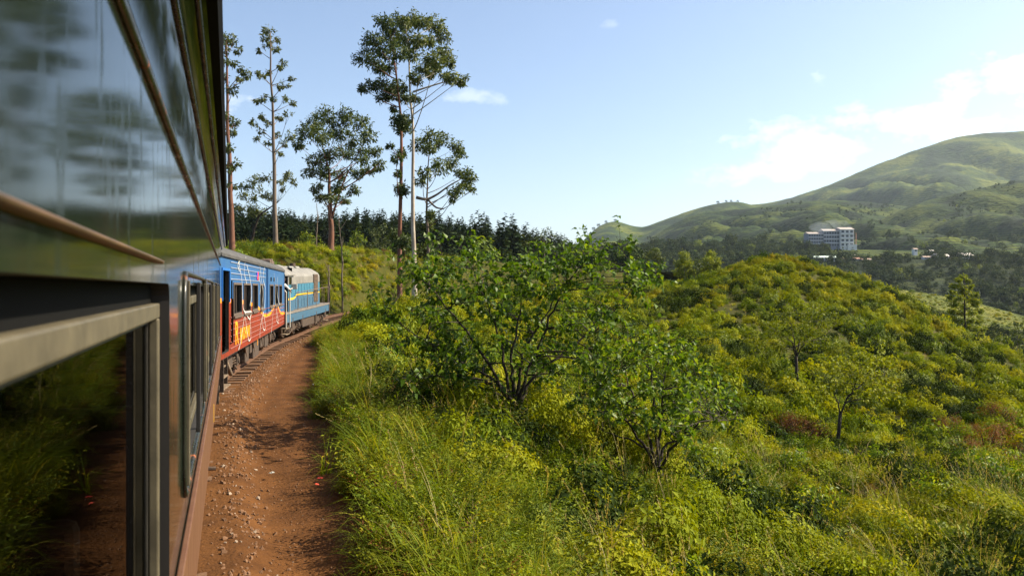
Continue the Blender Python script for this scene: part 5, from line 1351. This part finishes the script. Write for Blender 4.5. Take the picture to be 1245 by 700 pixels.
def straw_mesh(seed, lm, n=7, length=1.25):
    g = np.random.default_rng(seed); parts = []
    a = g.random(n) * 6.283; B = np.stack([np.cos(a), np.sin(a), 0 * a], 1) * .1
    D = np.stack([np.cos(a), np.sin(a), 0 * a], 1); ln = length * (.6 + .5 * g.random(n)); bd = .15 + .6 * g.random(n)
    parts.append(blades(B, D, ln, .007, bd, 5))
    for i in range(n):     # seed heads
        tip = B[i] + D[i] * ln[i] * math.sin(bd[i] * 1.15) + np.array((0, 0, ln[i] * math.cos(bd[i] * 1.15))); m = 16
        t = g.random((m, 1)) * .18; ax = unit(D[i] * math.sin(bd[i] * 1.4) + np.array((0, 0, math.cos(bd[i] * 1.4))))
        parts.append(leaves(tip - ax * t, ax + rand_dirs(m, g) * .5, rand_dirs(m, g), .035, .25))
    V, T, _ = cat_tris(parts); return tri_mesh('dry_stems', V, T, lm)

def sample(n, px0, px1, d0, d1, seed, p=1.0):
    """points spread evenly over the ground inside a wedge of view"""
    g = np.random.default_rng(seed)
    d = np.sqrt(d0 ** 2 + (d1 ** 2 - d0 ** 2) * g.random(n)) if p == 1 else (d0 ** p + (d1 ** p - d0 ** p) * g.random(n)) ** (1 / p)
    px = px0 + (px1 - px0) * g.random(n)
    x = d * (px - CX) / F_PX; y = d
    r, s = track_rs(x, y); e = path_edge(s)
    return x, y, d, r, s, e, g
def place(name, x, y, g, size, meshes, label, cat, tilt=.12, zoff=0.0, flat=(1, 1), weights=None, idx=None):
    z = H(x, y, False) + zoff
    n = len(x); rot = np.stack([g.normal(size=n) * tilt, g.normal(size=n) * tilt, g.random(n) * 6.283], 1)
    s = size[:, None] * np.ones((1, 3)); s[:, 2] *= flat[0] + (flat[1] - flat[0]) * g.random(n)
    if idx is None: idx = g.choice(len(meshes), n, p=weights)
    return scatter(name, np.stack([x, y, z], 1), rot, s, idx, meshes, label, cat)

HUM = [hummock_mesh(100 + i, LM['hum'], 620, .14) for i in range(5)]
HUMN = [hummock_mesh(110 + i, LM['hum'], 1300, .085) for i in range(4)]
GR = [tuft_mesh(120, LM['grass']), tuft_mesh(121, LM['grass'], 60, .5, .012, .2), tuft_mesh(122, LM['grass'], 34, .95, .02, .14, (.3, 1.5)), tuft_mesh(123, LM['dry'], 30, .6, .010, .16)]
WD = [weed_mesh(130, LM['weed']), weed_mesh(131, LM['weed'], 20, .045, .36), weed_mesh(132, LM['weed'], 13, .08, .5), weed_mesh(133, LM['lime'], 16, .06, .45)]
ST = [straw_mesh(140, LM['dry']), straw_mesh(141, LM['dry'], 4, 1.6), straw_mesh(142, LM['grass'], 5, 1.3)]

# mound and slope: hummocky low bushes of several kinds, in patches; the dark kinds paint in shaded gaps
HUMD = [hummock_mesh(150 + i, LM['dark'], 430, .15) for i in range(2)] + [hummock_mesh(153, LM['lime'], 430, .16)]
HUMDN = [hummock_mesh(160 + i, LM['dark'], 1000, .10) for i in range(2)] + [hummock_mesh(163, LM['lime'], 1200, .09), hummock_mesh(164, LM['broad'], 800, .10)]
def patchy(x, y, g, n_main, n_other, f, level):
    m = fbm(x * f + 50, y * f + 20, 3) + g.normal(size=len(x)) * .07 > level
    return np.where(m, n_main + g.integers(0, n_other, len(x)), g.integers(0, n_main, len(x)))
x, y, d, r, s, e, g = sample(15000, 330, 1560, 30, 128, 201)
ok = (r > e + .8) & (fbm(x * .3, y * .3, 3) > -.2); x, y = x[ok], y[ok]; n = ok.sum()
place('low_bushes', x, y, g, (.46 + .85 * g.random(n) ** 3) * (1 + .7 * fbm(x * .15, y * .15, 2)), HUM + HUMD, 'yellow green hummocky low bushes covering the mound', 'ground cover', flat=(.95, 1.6), idx=patchy(x, y, g, 5, 3, .22, .10))
x, y, d, r, s, e, g = sample(4300, 330, 1700, 6, 32, 202)
ok = (r > e + 1.6) & (fbm(x * .45, y * .45, 3) > -.12) & (d > 8.5); x, y = x[ok], y[ok]; n = ok.sum()
place('low_bushes', x, y, g, .32 + .75 * g.random(n) ** 2.4, HUMN + HUMDN, 'dense small leaved low bushes on the near slope', 'ground cover', flat=(.8, 1.5), idx=patchy(x, y, g, 4, 4, .3, .02))
# taller shrubs in clumps, with gaps of shade between
x, y, d, r, s, e, g = sample(1500, 430, 1650, 9, 60, 209)
ok = (r > e + 2.2) & (fbm(x * .3 + 80, y * .3, 3) > .03); x, y = x[ok], y[ok]; n = ok.sum()
place('shrubs', x, y, g, .5 + .75 * g.random(n) ** 2, HUMN + HUMDN[:3], 'rounded waist high shrubs clumped over the slope', 'shrubs', flat=(.9, 1.4), idx=patchy(x, y, g, 4, 3, .3, -.02))
# grass
x, y, d, r, s, e, g = sample(9000, 250, 1700, 5, 34, 203)
ok = (r > e + .35) & (fbm(x * .3 + 4, y * .3, 2) > .10 - .42 * (1 - smooth(7, 14, d))) & (np.hypot(x, y) > 5.0)
place('grass', x[ok], y[ok], g, .55 + .6 * g.random(ok.sum()), GR, 'long grass growing through the slope plants', 'grass', tilt=.15, weights=[.34, .38, .16, .12])
x, y, d, r, s, e, g = sample(9000, 250, 1500, 30, 125, 204)
ok = (r > e + .3) & (fbm(x * .2 + 4, y * .2, 2) > .10)
place('grass', x[ok], y[ok], g, .5 + .5 * g.random(ok.sum()), GR, 'rough grass patches between the mound bushes', 'grass', tilt=.15, weights=[.3, .4, .1, .2])
# path edge: tufts hanging over the dirt
sv = rng.uniform(3, 62, 1500); rv = path_edge(sv) + rng.normal(size=1500) * .22 + .42
ex, ey = trk_at(sv, rv)
keep = (vnoise(sv * .6, sv * 0 + 2) > .25) & (np.hypot(ex, ey) > 4.5)
place('grass', ex[keep], ey[keep], rng, .42 + .55 * rng.random(keep.sum()), GR, 'grass tufts fringing the dirt path', 'grass', tilt=.25, weights=[.4, .25, .2, .15])
sv = rng.uniform(3, 62, 1800); rv = path_edge(sv) + np.abs(rng.normal(size=1800)) * .6 + .25
ex, ey = trk_at(sv, rv); keep = np.hypot(ex, ey) > 5
place('weeds', ex[keep], ey[keep], rng, .55 + .7 * rng.random(keep.sum()), WD + [weed_mesh(135, LM['rust'], 18, .05, .36)], 'yellowing weeds crowding the path edge', 'weeds', tilt=.2)
x, y, d, r, s, e, g = sample(7500, 330, 1700, 5.5, 34, 205)
ok = (r > e + .6) & (fbm(x * .4 + 14, y * .4, 2) > .0 - .3 * (1 - smooth(8, 16, d))) & (np.hypot(x, y) > 5.5)
place('weeds', x[ok], y[ok], g, .6 + .7 * g.random(ok.sum()), WD, 'leafy weeds and ferns on the near slope', 'weeds', tilt=.2)
x, y, d, r, s, e, g = sample(520, 400, 1500, 6, 26, 206)
ok = (r > e + .5)
place('dry_stems', x[ok], y[ok], g, .6 + .5 * g.random(ok.sum()), ST, 'tall dry grass stems with seed heads', 'grass', tilt=.2)
# big arching tufts leaning over the dirt
ARC = [tuft_mesh(170 + i, LM['grass'], 40, 1.0, .02, .12, (.35, 1.7), 5) for i in range(3)]
sv = rng.uniform(5.5, 20, 70); rv = path_edge(sv) + .15 + rng.random(70) * 1.0
ex, ey = trk_at(sv, rv)
place('grass', ex, ey, rng, .6 + .45 * rng.random(70), ARC, 'big arching grass tufts leaning over the dirt path', 'grass', tilt=.15)
# left bank and knoll
x, y, d, r, s, e, g = sample(16000, -100, 560, 20, 150, 207)
ok = (r < -3.4) & (r > -40)
place('grass', x[ok], y[ok], g, .8 + .8 * g.random(ok.sum()), GR, 'yellow grass on the cutting bank and knoll', 'grass', tilt=.15, weights=[.3, .3, .1, .3])
x, y, d, r, s, e, g = sample(9000, -100, 560, 20, 150, 208)
ok = (r < -4.2) & (r > -40) & (fbm(x * .2 + 3, y * .2, 2) > -.02)
place('low_bushes', x[ok], y[ok], g, .4 + .6 * g.random(ok.sum()) ** 2, HUM, 'low scrub on the cutting bank and knoll', 'ground cover', flat=(.6, 1.2))

# ------------------------------------------------------------------ stones
M['stone'] = mat('laterite_stone', (.12, .056, .024), .9, (.19, .10, .052), 8, .3)
M['stone_pale'] = mat('pale_stone', (.32, .25, .19), .85, (.2, .14, .1), 8, .3)
def stone_mesh(seed, m):
    g = np.random.default_rng(seed); bm = bmesh.new(); bmesh.ops.create_icosphere(bm, subdivisions=1, radius=1)
    for v in bm.verts: v.co = v.co * (.6 + .6 * g.random()); v.co.z *= .7
    me = bpy.data.meshes.new('stone'); bm.to_mesh(me); bm.free(); me.materials.append(m); return me
STN = [stone_mesh(i, M['stone']) for i in range(4)] + [stone_mesh(9, M['stone_pale'])]
def stones(n, s0, s1, rf, size, label, w, seed):
    g = np.random.default_rng(seed); sv = g.uniform(s0, s1, n); rv = rf(g, sv)
    x, y = trk_at(sv, rv)
    z = path_z(sv, rv, x, y) + .003
    sc = size * (.5 + g.random((n, 1)) ** 2 * 1.2) * np.ones((1, 3))
    scatter('stones', np.stack([x, y, z], 1), g.random((n, 3)) * 6.28, sc, g.choice(5, n, p=w), STN, label, 'stones')
stones(5500, -6, 70, lambda g, s: 1.78 + g.normal(size=len(s)) * .22, .025, 'broken ballast stones heaped along the sleeper ends', [.235, .235, .235, .235, .06], 1)
stones(2200, 2, 45, lambda g, s: 2.1 + g.random(len(s)) * (path_edge(s) - 1.9), .011, 'small gravel scattered over the dirt path', [.225, .225, .225, .225, .1], 2)
# a few bits of litter on the path edge
def litter(px, py, w, col, label, seed):
    d = EYE * F_PX / (py - CY); p = P(px, py, d); g = np.random.default_rng(seed)
    b = MB(); n = 6; v = [(w * (i / (n - 1) - .5), w * .6 * (j / 2 - .5), .012 + .02 * g.random()) for i in range(n) for j in range(3)]
    b.add(v, [(i*3+j, i*3+j+1, (i+1)*3+j+1, (i+1)*3+j) for i in range(n - 1) for j in range(2)])
    o = b.build('litter_scrap', mat('scrap_%d' % seed, col, .5), None); o.location = (p[0], p[1], .05); o.rotation_euler = (0, 0, g.random() * 6)
    md = o.modifiers.new('thick', 'SOLIDIFY'); md.thickness = .003
    tag(o, label, 'litter')
litter(389, 586, .10, (.6, .05, .03), 'small red wrapper lying at the path edge', 1)
litter(386, 594, .07, (.65, .08, .04), 'tiny crumpled red scrap beside the red wrapper', 2)
litter(268, 542, .08, (.7, .66, .6), 'white scrap on the path close to the ballast', 3)
litter(330, 580, .09, (.3, .3, .28), 'grey flattened scrap in the middle of the path', 4)
litter(383, 470, .16, (.75, .72, .7), 'pale scrap under the bank far along the path', 5)

# ------------------------------------------------------------------ far woods
def conifer_mesh(seed):
    g = np.random.default_rng(seed); C, Dd = [], []
    for i in range(70):
        t = (i + g.random()) / 70; a = g.random() * 6.283; L_ = (1 - t) ** .8 * .19 + .02
        C.append((0, 0, .14 + .86 * t)); Dd.append((math.cos(a), math.sin(a), -.25 + .5 * t)); 
    C = np.array(C); Dd = np.array(Dd); t = (C[:, 2] - .14) / .86
    V, T = leaves(C, Dd, np.array((0, 0, 1.)) + rand_dirs(70, g) * .4, ((1 - t) ** .75 * .20 + .03) * (.7 + .6 * g.random(70)), .75)
    b = MB(); b.tube([(0, 0, -.1), (0, 0, .9)], [.014, .004], 5, cap=False)
    v = np.concatenate(b.v); q = np.array([f for f in b.f]); tt = np.concatenate([q[:, [0, 1, 2]], q[:, [0, 2, 3]]])
    V2, T2, _ = cat_tris([(V, T), (v, tt)])
    return tri_mesh('conifer', V2, T2, LM['conifer'])
def crown_mesh(seed, lm, n=260, name='wood_tree'):
    g = np.random.default_rng(seed); ns = 16
    sc = rand_dirs(ns, g) * (.35 + .5 * g.random((ns, 1))); sc[:, 2] = sc[:, 2] * .9 + .8
    w = sc[g.integers(0, ns, n)] + g.normal(size=(n, 3)) * .16; w[:, 2] = np.maximum(w[:, 2], .05)
    dr, U = shell_dirs(w, np.array((0, 0, .5)), g)
    V, T = leaves(w, dr, U, .26 * (.6 + .8 * g.random(n)), .6)
    return tri_mesh(name, V, T, lm)
CON = [conifer_mesh(300 + i) for i in range(4)]
CRW = [crown_mesh(310 + i, LM['wood_far']) for i in range(4)] + [crown_mesh(320, LM['lime'])]
def on_hill(name, key, n, px0, px1, v0, v1, size, meshes, label, cat, seed, w=None, mask=None, vp=1.0):
    g = np.random.default_rng(seed); px = g.uniform(px0, px1, n); v = v0 + (v1 - v0) * g.random(n) ** vp
    if mask is not None: k = mask(px, v); px, v = px[k], v[k]
    p = hill_at(key, px, v); n = len(p)
    z = H(p[:, 0], p[:, 1], False); p[:, 2] = np.maximum(p[:, 2], z)
    sc = size * (.5 + (.8 if meshes is CON else 1.5 * g.random((n, 1)) ** 1.5) * g.random((n, 1))) * np.ones((1, 3))
    scatter(name, p, np.stack([g.normal(size=n) * .04, g.normal(size=n) * .04, g.random(n) * 6.28], 1), sc, g.choice(len(meshes), n, p=w), meshes, label, cat)
on_hill('conifer_forest', 'forest', 5400, -500, 800, .04, 1.02, 10.5, CON, 'dark pine forest covering the hill behind the railway', 'forest', 1, mask=lambda px, v: v > .85 * smooth(600, 740, px))
on_hill('woodland', 'forest', 700, -400, 760, .3, 1.0, 3.4, CRW[:4], 'broad dark crowns mixed into the pine forest', 'woodland', 12)
on_hill('woodland', 'forest', 420, -300, 800, .0, .35, 2.6, CRW, 'pale scrubby trees along the foot of the pine forest', 'woodland', 2, [.2, .2, .2, .2, .2])
on_hill('woodland', 'bench', 3000, 690, 1560, .05, 1.0, 4.0, CRW, 'dense dark trees on the steep valley side', 'woodland', 3, [.24, .24, .24, .24, .04])
on_hill('woodland', 'front', 900, 985, 1500, .0, .5, 4.2, CRW, 'scattered trees among the village and lower terraces', 'woodland', 4, [.24, .24, .24, .24, .04], mask=lambda px, v: np.random.default_rng(5).random(len(px)) > v * 1.9, vp=1.6)
on_hill('woodland', 'spur', 500, 740, 1010, .0, .4, 4.5, CRW, 'scattered trees below the factory terraces', 'woodland', 5, [.24, .24, .24, .24, .04], vp=2.0)
on_hill('woodland', 'field', 420, 1010, 1480, .0, .62, 1.9, CRW, 'dark scrub on the flank of the grassy shelf', 'woodland', 6, [.22, .22, .22, .22, .12])
on_hill('woodland', 'spur', 900, 700, 1010, -.1, .02, 3.2, CRW, 'trees filling the valley step below the factory', 'woodland', 25, [.24, .24, .24, .24, .04])
on_hill('scrub', 'spur', 3500, 730, 1200, .05, 1.0, 2.4, CRW, 'dark scrub patches dotting the terraced spur', 'scrub', 15, [.24, .24, .24, .24, .04], mask=lambda px, v: fbm(px * .03, v * 9, 3) > .06)
on_hill('scrub', 'front', 3500, 1000, 1500, .1, 1.0, 2.2, CRW, 'dark scrub patches dotting the hill behind the village', 'scrub', 16, [.24, .24, .24, .24, .04], mask=lambda px, v: fbm(px * .035 + 9, v * 9, 3) > .06)
on_hill('low_bushes', 'field', 1500, 1010, 1400, .4, 1.05, .9, HUM, 'low bushes dotted over the grassy shelf', 'ground cover', 7)
def lone(px, py, d, h, label, group):
    p = hill_at('hump', np.array([float(px)]), np.array([1.0]))[0]; b = link('ridge_tree', CRW[0]); b.location = (p[0], p[1], p[2] - h * .1); s = h / 2; b.scale = (s, s, s)
    tag(b, label, 'tree', group)
for px, py in ((883, 240), (889, 243), (897, 243), (873, 246)): lone(px, py, 2480, random.uniform(9, 15), 'tiny lone tree on the crest of the far low ridge', 'trees on the far ridge')
for px, py in ((722, 273), (728, 268), (737, 268), (748, 264)): lone(px, py, 2480, random.uniform(10, 16), 'tiny tree on the little far hump above the near tree', 'trees on the far hump')

# ------------------------------------------------------------------ factory and village
M['wall_white'] = mat('white_wall', (.62, .62, .62), .8, (.5, .5, .5), .5)
M['wall_grey'] = mat('grey_and_shaded_wall', (.17, .19, .24), .8, (.22, .24, .28), .4)
M['dark_glass'] = mat('dark_window', (.04, .05, .07), .3)
M['roof_pink'] = mat('faded_roof', (.42, .27, .22), .8, (.5, .4, .34), .5)
M['roof_grey'] = mat('dull_roof', (.30, .24, .21), .8, (.36, .32, .3), .3)
M['roof_white'] = mat('pale_tin_roof', (.75, .70, .66), .5, (.6, .5, .46), .4)
M['roof_green'] = mat('pale_green_roof', (.50, .60, .54), .6)
M['roof_rust'] = mat('rusty_tin_roof', (.26, .12, .08), .7, (.36, .2, .14), .5)
def house(name, label, px, py, d, L_, W_, hh, rot, wall, roof, nx, storeys=1, pitch=.25, group=None, cat='building'):
    p = P(px, py, d)
    if d > 600:      # stands on whichever slope is uppermost there
        zz = [-99]
        for key, d0, d1 in (('bench', 250, 640), ('front', 640, 1350), ('spur', 760, 1700)):
            if d0 <= d <= d1 and HILLS[key][0][0] < px < HILLS[key][0][-1]:
                v = np.linspace(0, 1, 200); q = hill_at(key, np.full(200, float(px)), v); zz.append(float(np.interp(d, q[:, 1], q[:, 2])))
        if max(zz) > -90: p[2] = max(max(zz), p[2] - 4) if abs(max(zz) - p[2]) < 12 else p[2]
    root = empty(name, tuple(p), (0, 0, R(rot))); tag(root, label, cat, group)
    b = MB(); b.box((-L_/2, -W_/2, -2.5), (L_/2, W_/2, hh)); b.build('wall', M[wall], root)
    rh = W_ * pitch; o = .5
    b = MB(); v = [(-L_/2-o, -W_/2-o, hh), (L_/2+o, -W_/2-o, hh), (L_/2+o, W_/2+o, hh), (-L_/2-o, W_/2+o, hh), (-L_/2-o, 0, hh+rh), (L_/2+o, 0, hh+rh)]
    b.add(v, [(0,1,5,4), (2,3,4,5), (0,4,3), (1,2,5), (0,3,2,1)]); b.build('roof', M[roof], root)
    sh = hh / storeys
    for f in range(storeys):
        for k in range(nx):
            x0 = -L_/2 + (k + .22) * L_ / nx; x1 = -L_/2 + (k + .78) * L_ / nx; z0 = f * sh + sh * .3; z1 = f * sh + sh * .82
            w = MB(); w.box((x0, -W_/2 - .06, z0), (x1, -W_/2 + .05, z1)); w.build('window', M['dark_glass'], root)
        n2 = max(1, int(nx * W_ / L_))
        for k in range(n2):
            y0 = -W_/2 + (k + .25) * W_ / n2; y1 = -W_/2 + (k + .75) * W_ / n2
            w = MB(); w.box((L_/2 - .05, y0, f * sh + sh * .3), (L_/2 + .06, y1, f * sh + sh * .82)); w.build('window', M['dark_glass'], root)
    return root
def factory():
    d = 780; sc = d / F_PX; p = P(1012, 300, d)
    root = empty('factory', tuple(p)); tag(root, 'multi storey tea factory with bright end block and smoking roof', 'building')
    def blk(px0, px1, pyt, dep, yoff, wall, nx, ns, nm, roof):
        x0, x1 = (px0 - 1012) * sc, (px1 - 1012) * sc; h = (300 - pyt) * sc
        b = MB(); b.box((x0, yoff, -4), (x1, yoff + dep, h)); b.build(nm, M[wall], root)
        sh = h / ns
        b = MB(); o = .6; rh = dep * .16
        b.add([(x0-o, yoff-o, h), (x1+o, yoff-o, h), (x1+o, yoff+dep+o, h), (x0-o, yoff+dep+o, h), (x0-o, yoff+dep/2, h+rh), (x1+o, yoff+dep/2, h+rh)], [(0,1,5,4), (2,3,4,5), (0,4,3), (1,2,5), (0,3,2,1)]); b.build('roof', M[roof], root)
        for f in range(ns):
            b = MB(); b.box((x0 - .1, yoff - .5, f * sh + sh * .86), (x1 + .1, yoff + .02, f * sh + sh * 1.0)); b.build('ledge', M['wall_white'], root)
            for k in range(nx):
                a = x0 + (k + .2) * (x1 - x0) / nx; e_ = x0 + (k + .8) * (x1 - x0) / nx
                w = MB(); w.box((a, yoff - .07, f * sh + sh * .22), (e_, yoff + .05, f * sh + sh * .74)); w.build('window', M['dark_glass'], root)
        if nm == 'end_block':
            for f in range(ns):
                for k in range(3):
                    a = yoff + (k + .2) * dep / 3; w = MB(); w.box((x1 - .05, a, f * sh + sh * .22), (x1 + .07, a + dep * .2, f * sh + sh * .74)); w.build('window', M['dark_glass'], root)
    blk(984, 1002, 284, 13, 2.0, 'wall_grey', 6, 4, 'low_wing', 'roof_grey')  # grey blue wings have the shade of the long face in their colour
    blk(1002, 1021, 280.5, 14, 1.0, 'wall_grey', 6, 4, 'middle_wing', 'roof_grey')
    blk(1021, 1037, 279, 16, -2.0, 'wall_white', 3, 4, 'end_block', 'roof_grey')
    b = MB(); b.box((17 * sc, -3.5, -6), (28 * sc, 6, 2.2)); b.build('loading_annex', M['wall_white'], root)
    for i, px in enumerate((1040, 1043)):
        b = MB(); b.tube([((px - 1012) * sc, 4, -6), ((px - 1012) * sc, 4, 17 - 3 * i)], .4, 8); b.build('chimney', M['roof_rust'], root)
factory()
house('long_shed', 'long low white building with pale green roof below the factory', 1003, 321, 640, 19, 6, 2.6, -6, 'wall_white', 'roof_green', 7)
house('long_shed', 'dark row of huts with rusty roofs beside the green roofed shed', 1035, 321, 642, 15, 5, 2.0, -3, 'wall_grey', 'roof_rust', 5)
house('village_house', 'small hut with a pale pink roof next to the rusty huts', 1051, 319.5, 645, 9, 5, 1.8, 4, 'wall_grey', 'roof_pink', 3)
house('village_house', 'white roofed house, larger of the bright village pair', 1172, 312, 640, 11, 8, 2.3, 16, 'wall_white', 'roof_white', 3, pitch=.3)
house('village_house', 'pale roofed house, lower of the bright village pair', 1143, 313.5, 640, 11, 7, 2.0, 12, 'wall_white', 'roof_white', 3, pitch=.3)
house('village_house', 'low cream hut at the end of the bright roofs', 1126, 315, 640, 6, 4, 1.6, 0, 'wall_white', 'roof_pink', 2)
house('village_house', 'small house with white gable among terrace trees', 1132, 303.5, 690, 5, 5, 2.4, 20, 'wall_white', 'roof_white', 1)
house('village_house', 'rust roofed cottage between the bright roofs', 1156, 312, 650, 6, 5, 2.0, -10, 'wall_grey', 'roof_rust', 2)
house('village_house', 'isolated white hut under the factory', 1036, 308, 700, 4, 3, 2.2, 8, 'wall_white', 'roof_white', 1)
house('village_house', 'tiny white walled house above the bright roofs', 1112, 307, 680, 3.4, 3, 3.0, 12, 'wall_white', 'roof_pink', 1)
house('low_shed', 'low shed with weathered tin roof behind the mound', 822, 349, 132, 4.0, 3, .5, 5, 'wall_grey', 'roof_rust', 2, pitch=.12, cat='shed')

# ------------------------------------------------------------------ smoke and haze
def vol_mat(name, col, dens, aniso=.2):
    m = bpy.data.materials.new(name); m.use_nodes = True; N, L = m.node_tree.nodes, m.node_tree.links; N.clear()
    out = N.new('ShaderNodeOutputMaterial'); v = N.new('ShaderNodeVolumePrincipled')
    v.inputs['Color'].default_value = (*col, 1); v.inputs['Density'].default_value = dens; v.inputs['Anisotropy'].default_value = aniso
    L.new(v.outputs[0], out.inputs['Volume']); return m
def smoke(name, blobs, d, m, label):
    b = MB()
    bm = bmesh.new()
    for px, py, rx, ry in blobs:
        c = P(px, py, d); r_ = bmesh.ops.create_icosphere(bm, subdivisions=3, radius=1)
        for v in r_['verts']:
            k = 1 + .25 * (mnoise.noise(v.co * 1.7 + Vector((px, py, 0))))
            v.co = Vector((c[0] + v.co.x * rx * d / F_PX * k, c[1] + v.co.y * rx * d / F_PX * k, c[2] + v.co.z * ry * d / F_PX * k))
    me = bpy.data.meshes.new(name); bm.to_mesh(me); bm.free(); me.materials.append(m)
    tag(link(name, me), label, 'smoke', kind='stuff')
smoke('smoke', [(1035, 279, 4, 2.2), (1030, 276, 6, 3), (1024, 272, 8, 4), (1012, 273, 13, 6), (998, 277, 14, 7)], 778, vol_mat('white_smoke', (.75, .87, 1.0), .008), 'thin bluish smoke drifting off the factory roof')

smoke('smoke', [(352, 235, 26, 24), (372, 222, 22, 26), (386, 250, 16, 18), (335, 205, 24, 26), (400, 285, 9, 12)], 64, vol_mat('grey_diesel_smoke', (.34, .32, .31), .016), 'faint grey diesel smoke drifting above the locomotive')
def haze():
    b = MB(); b.box((-9000, -900, -140), (9000, 9000, 760)); 
    o = b.build('haze', vol_mat('valley_haze', (.72, .86, 1.0), HAZE, .3)); tag(o, 'thin blue haze filling the valley air', 'haze', kind='stuff')
HAZE = 0.00005
haze()
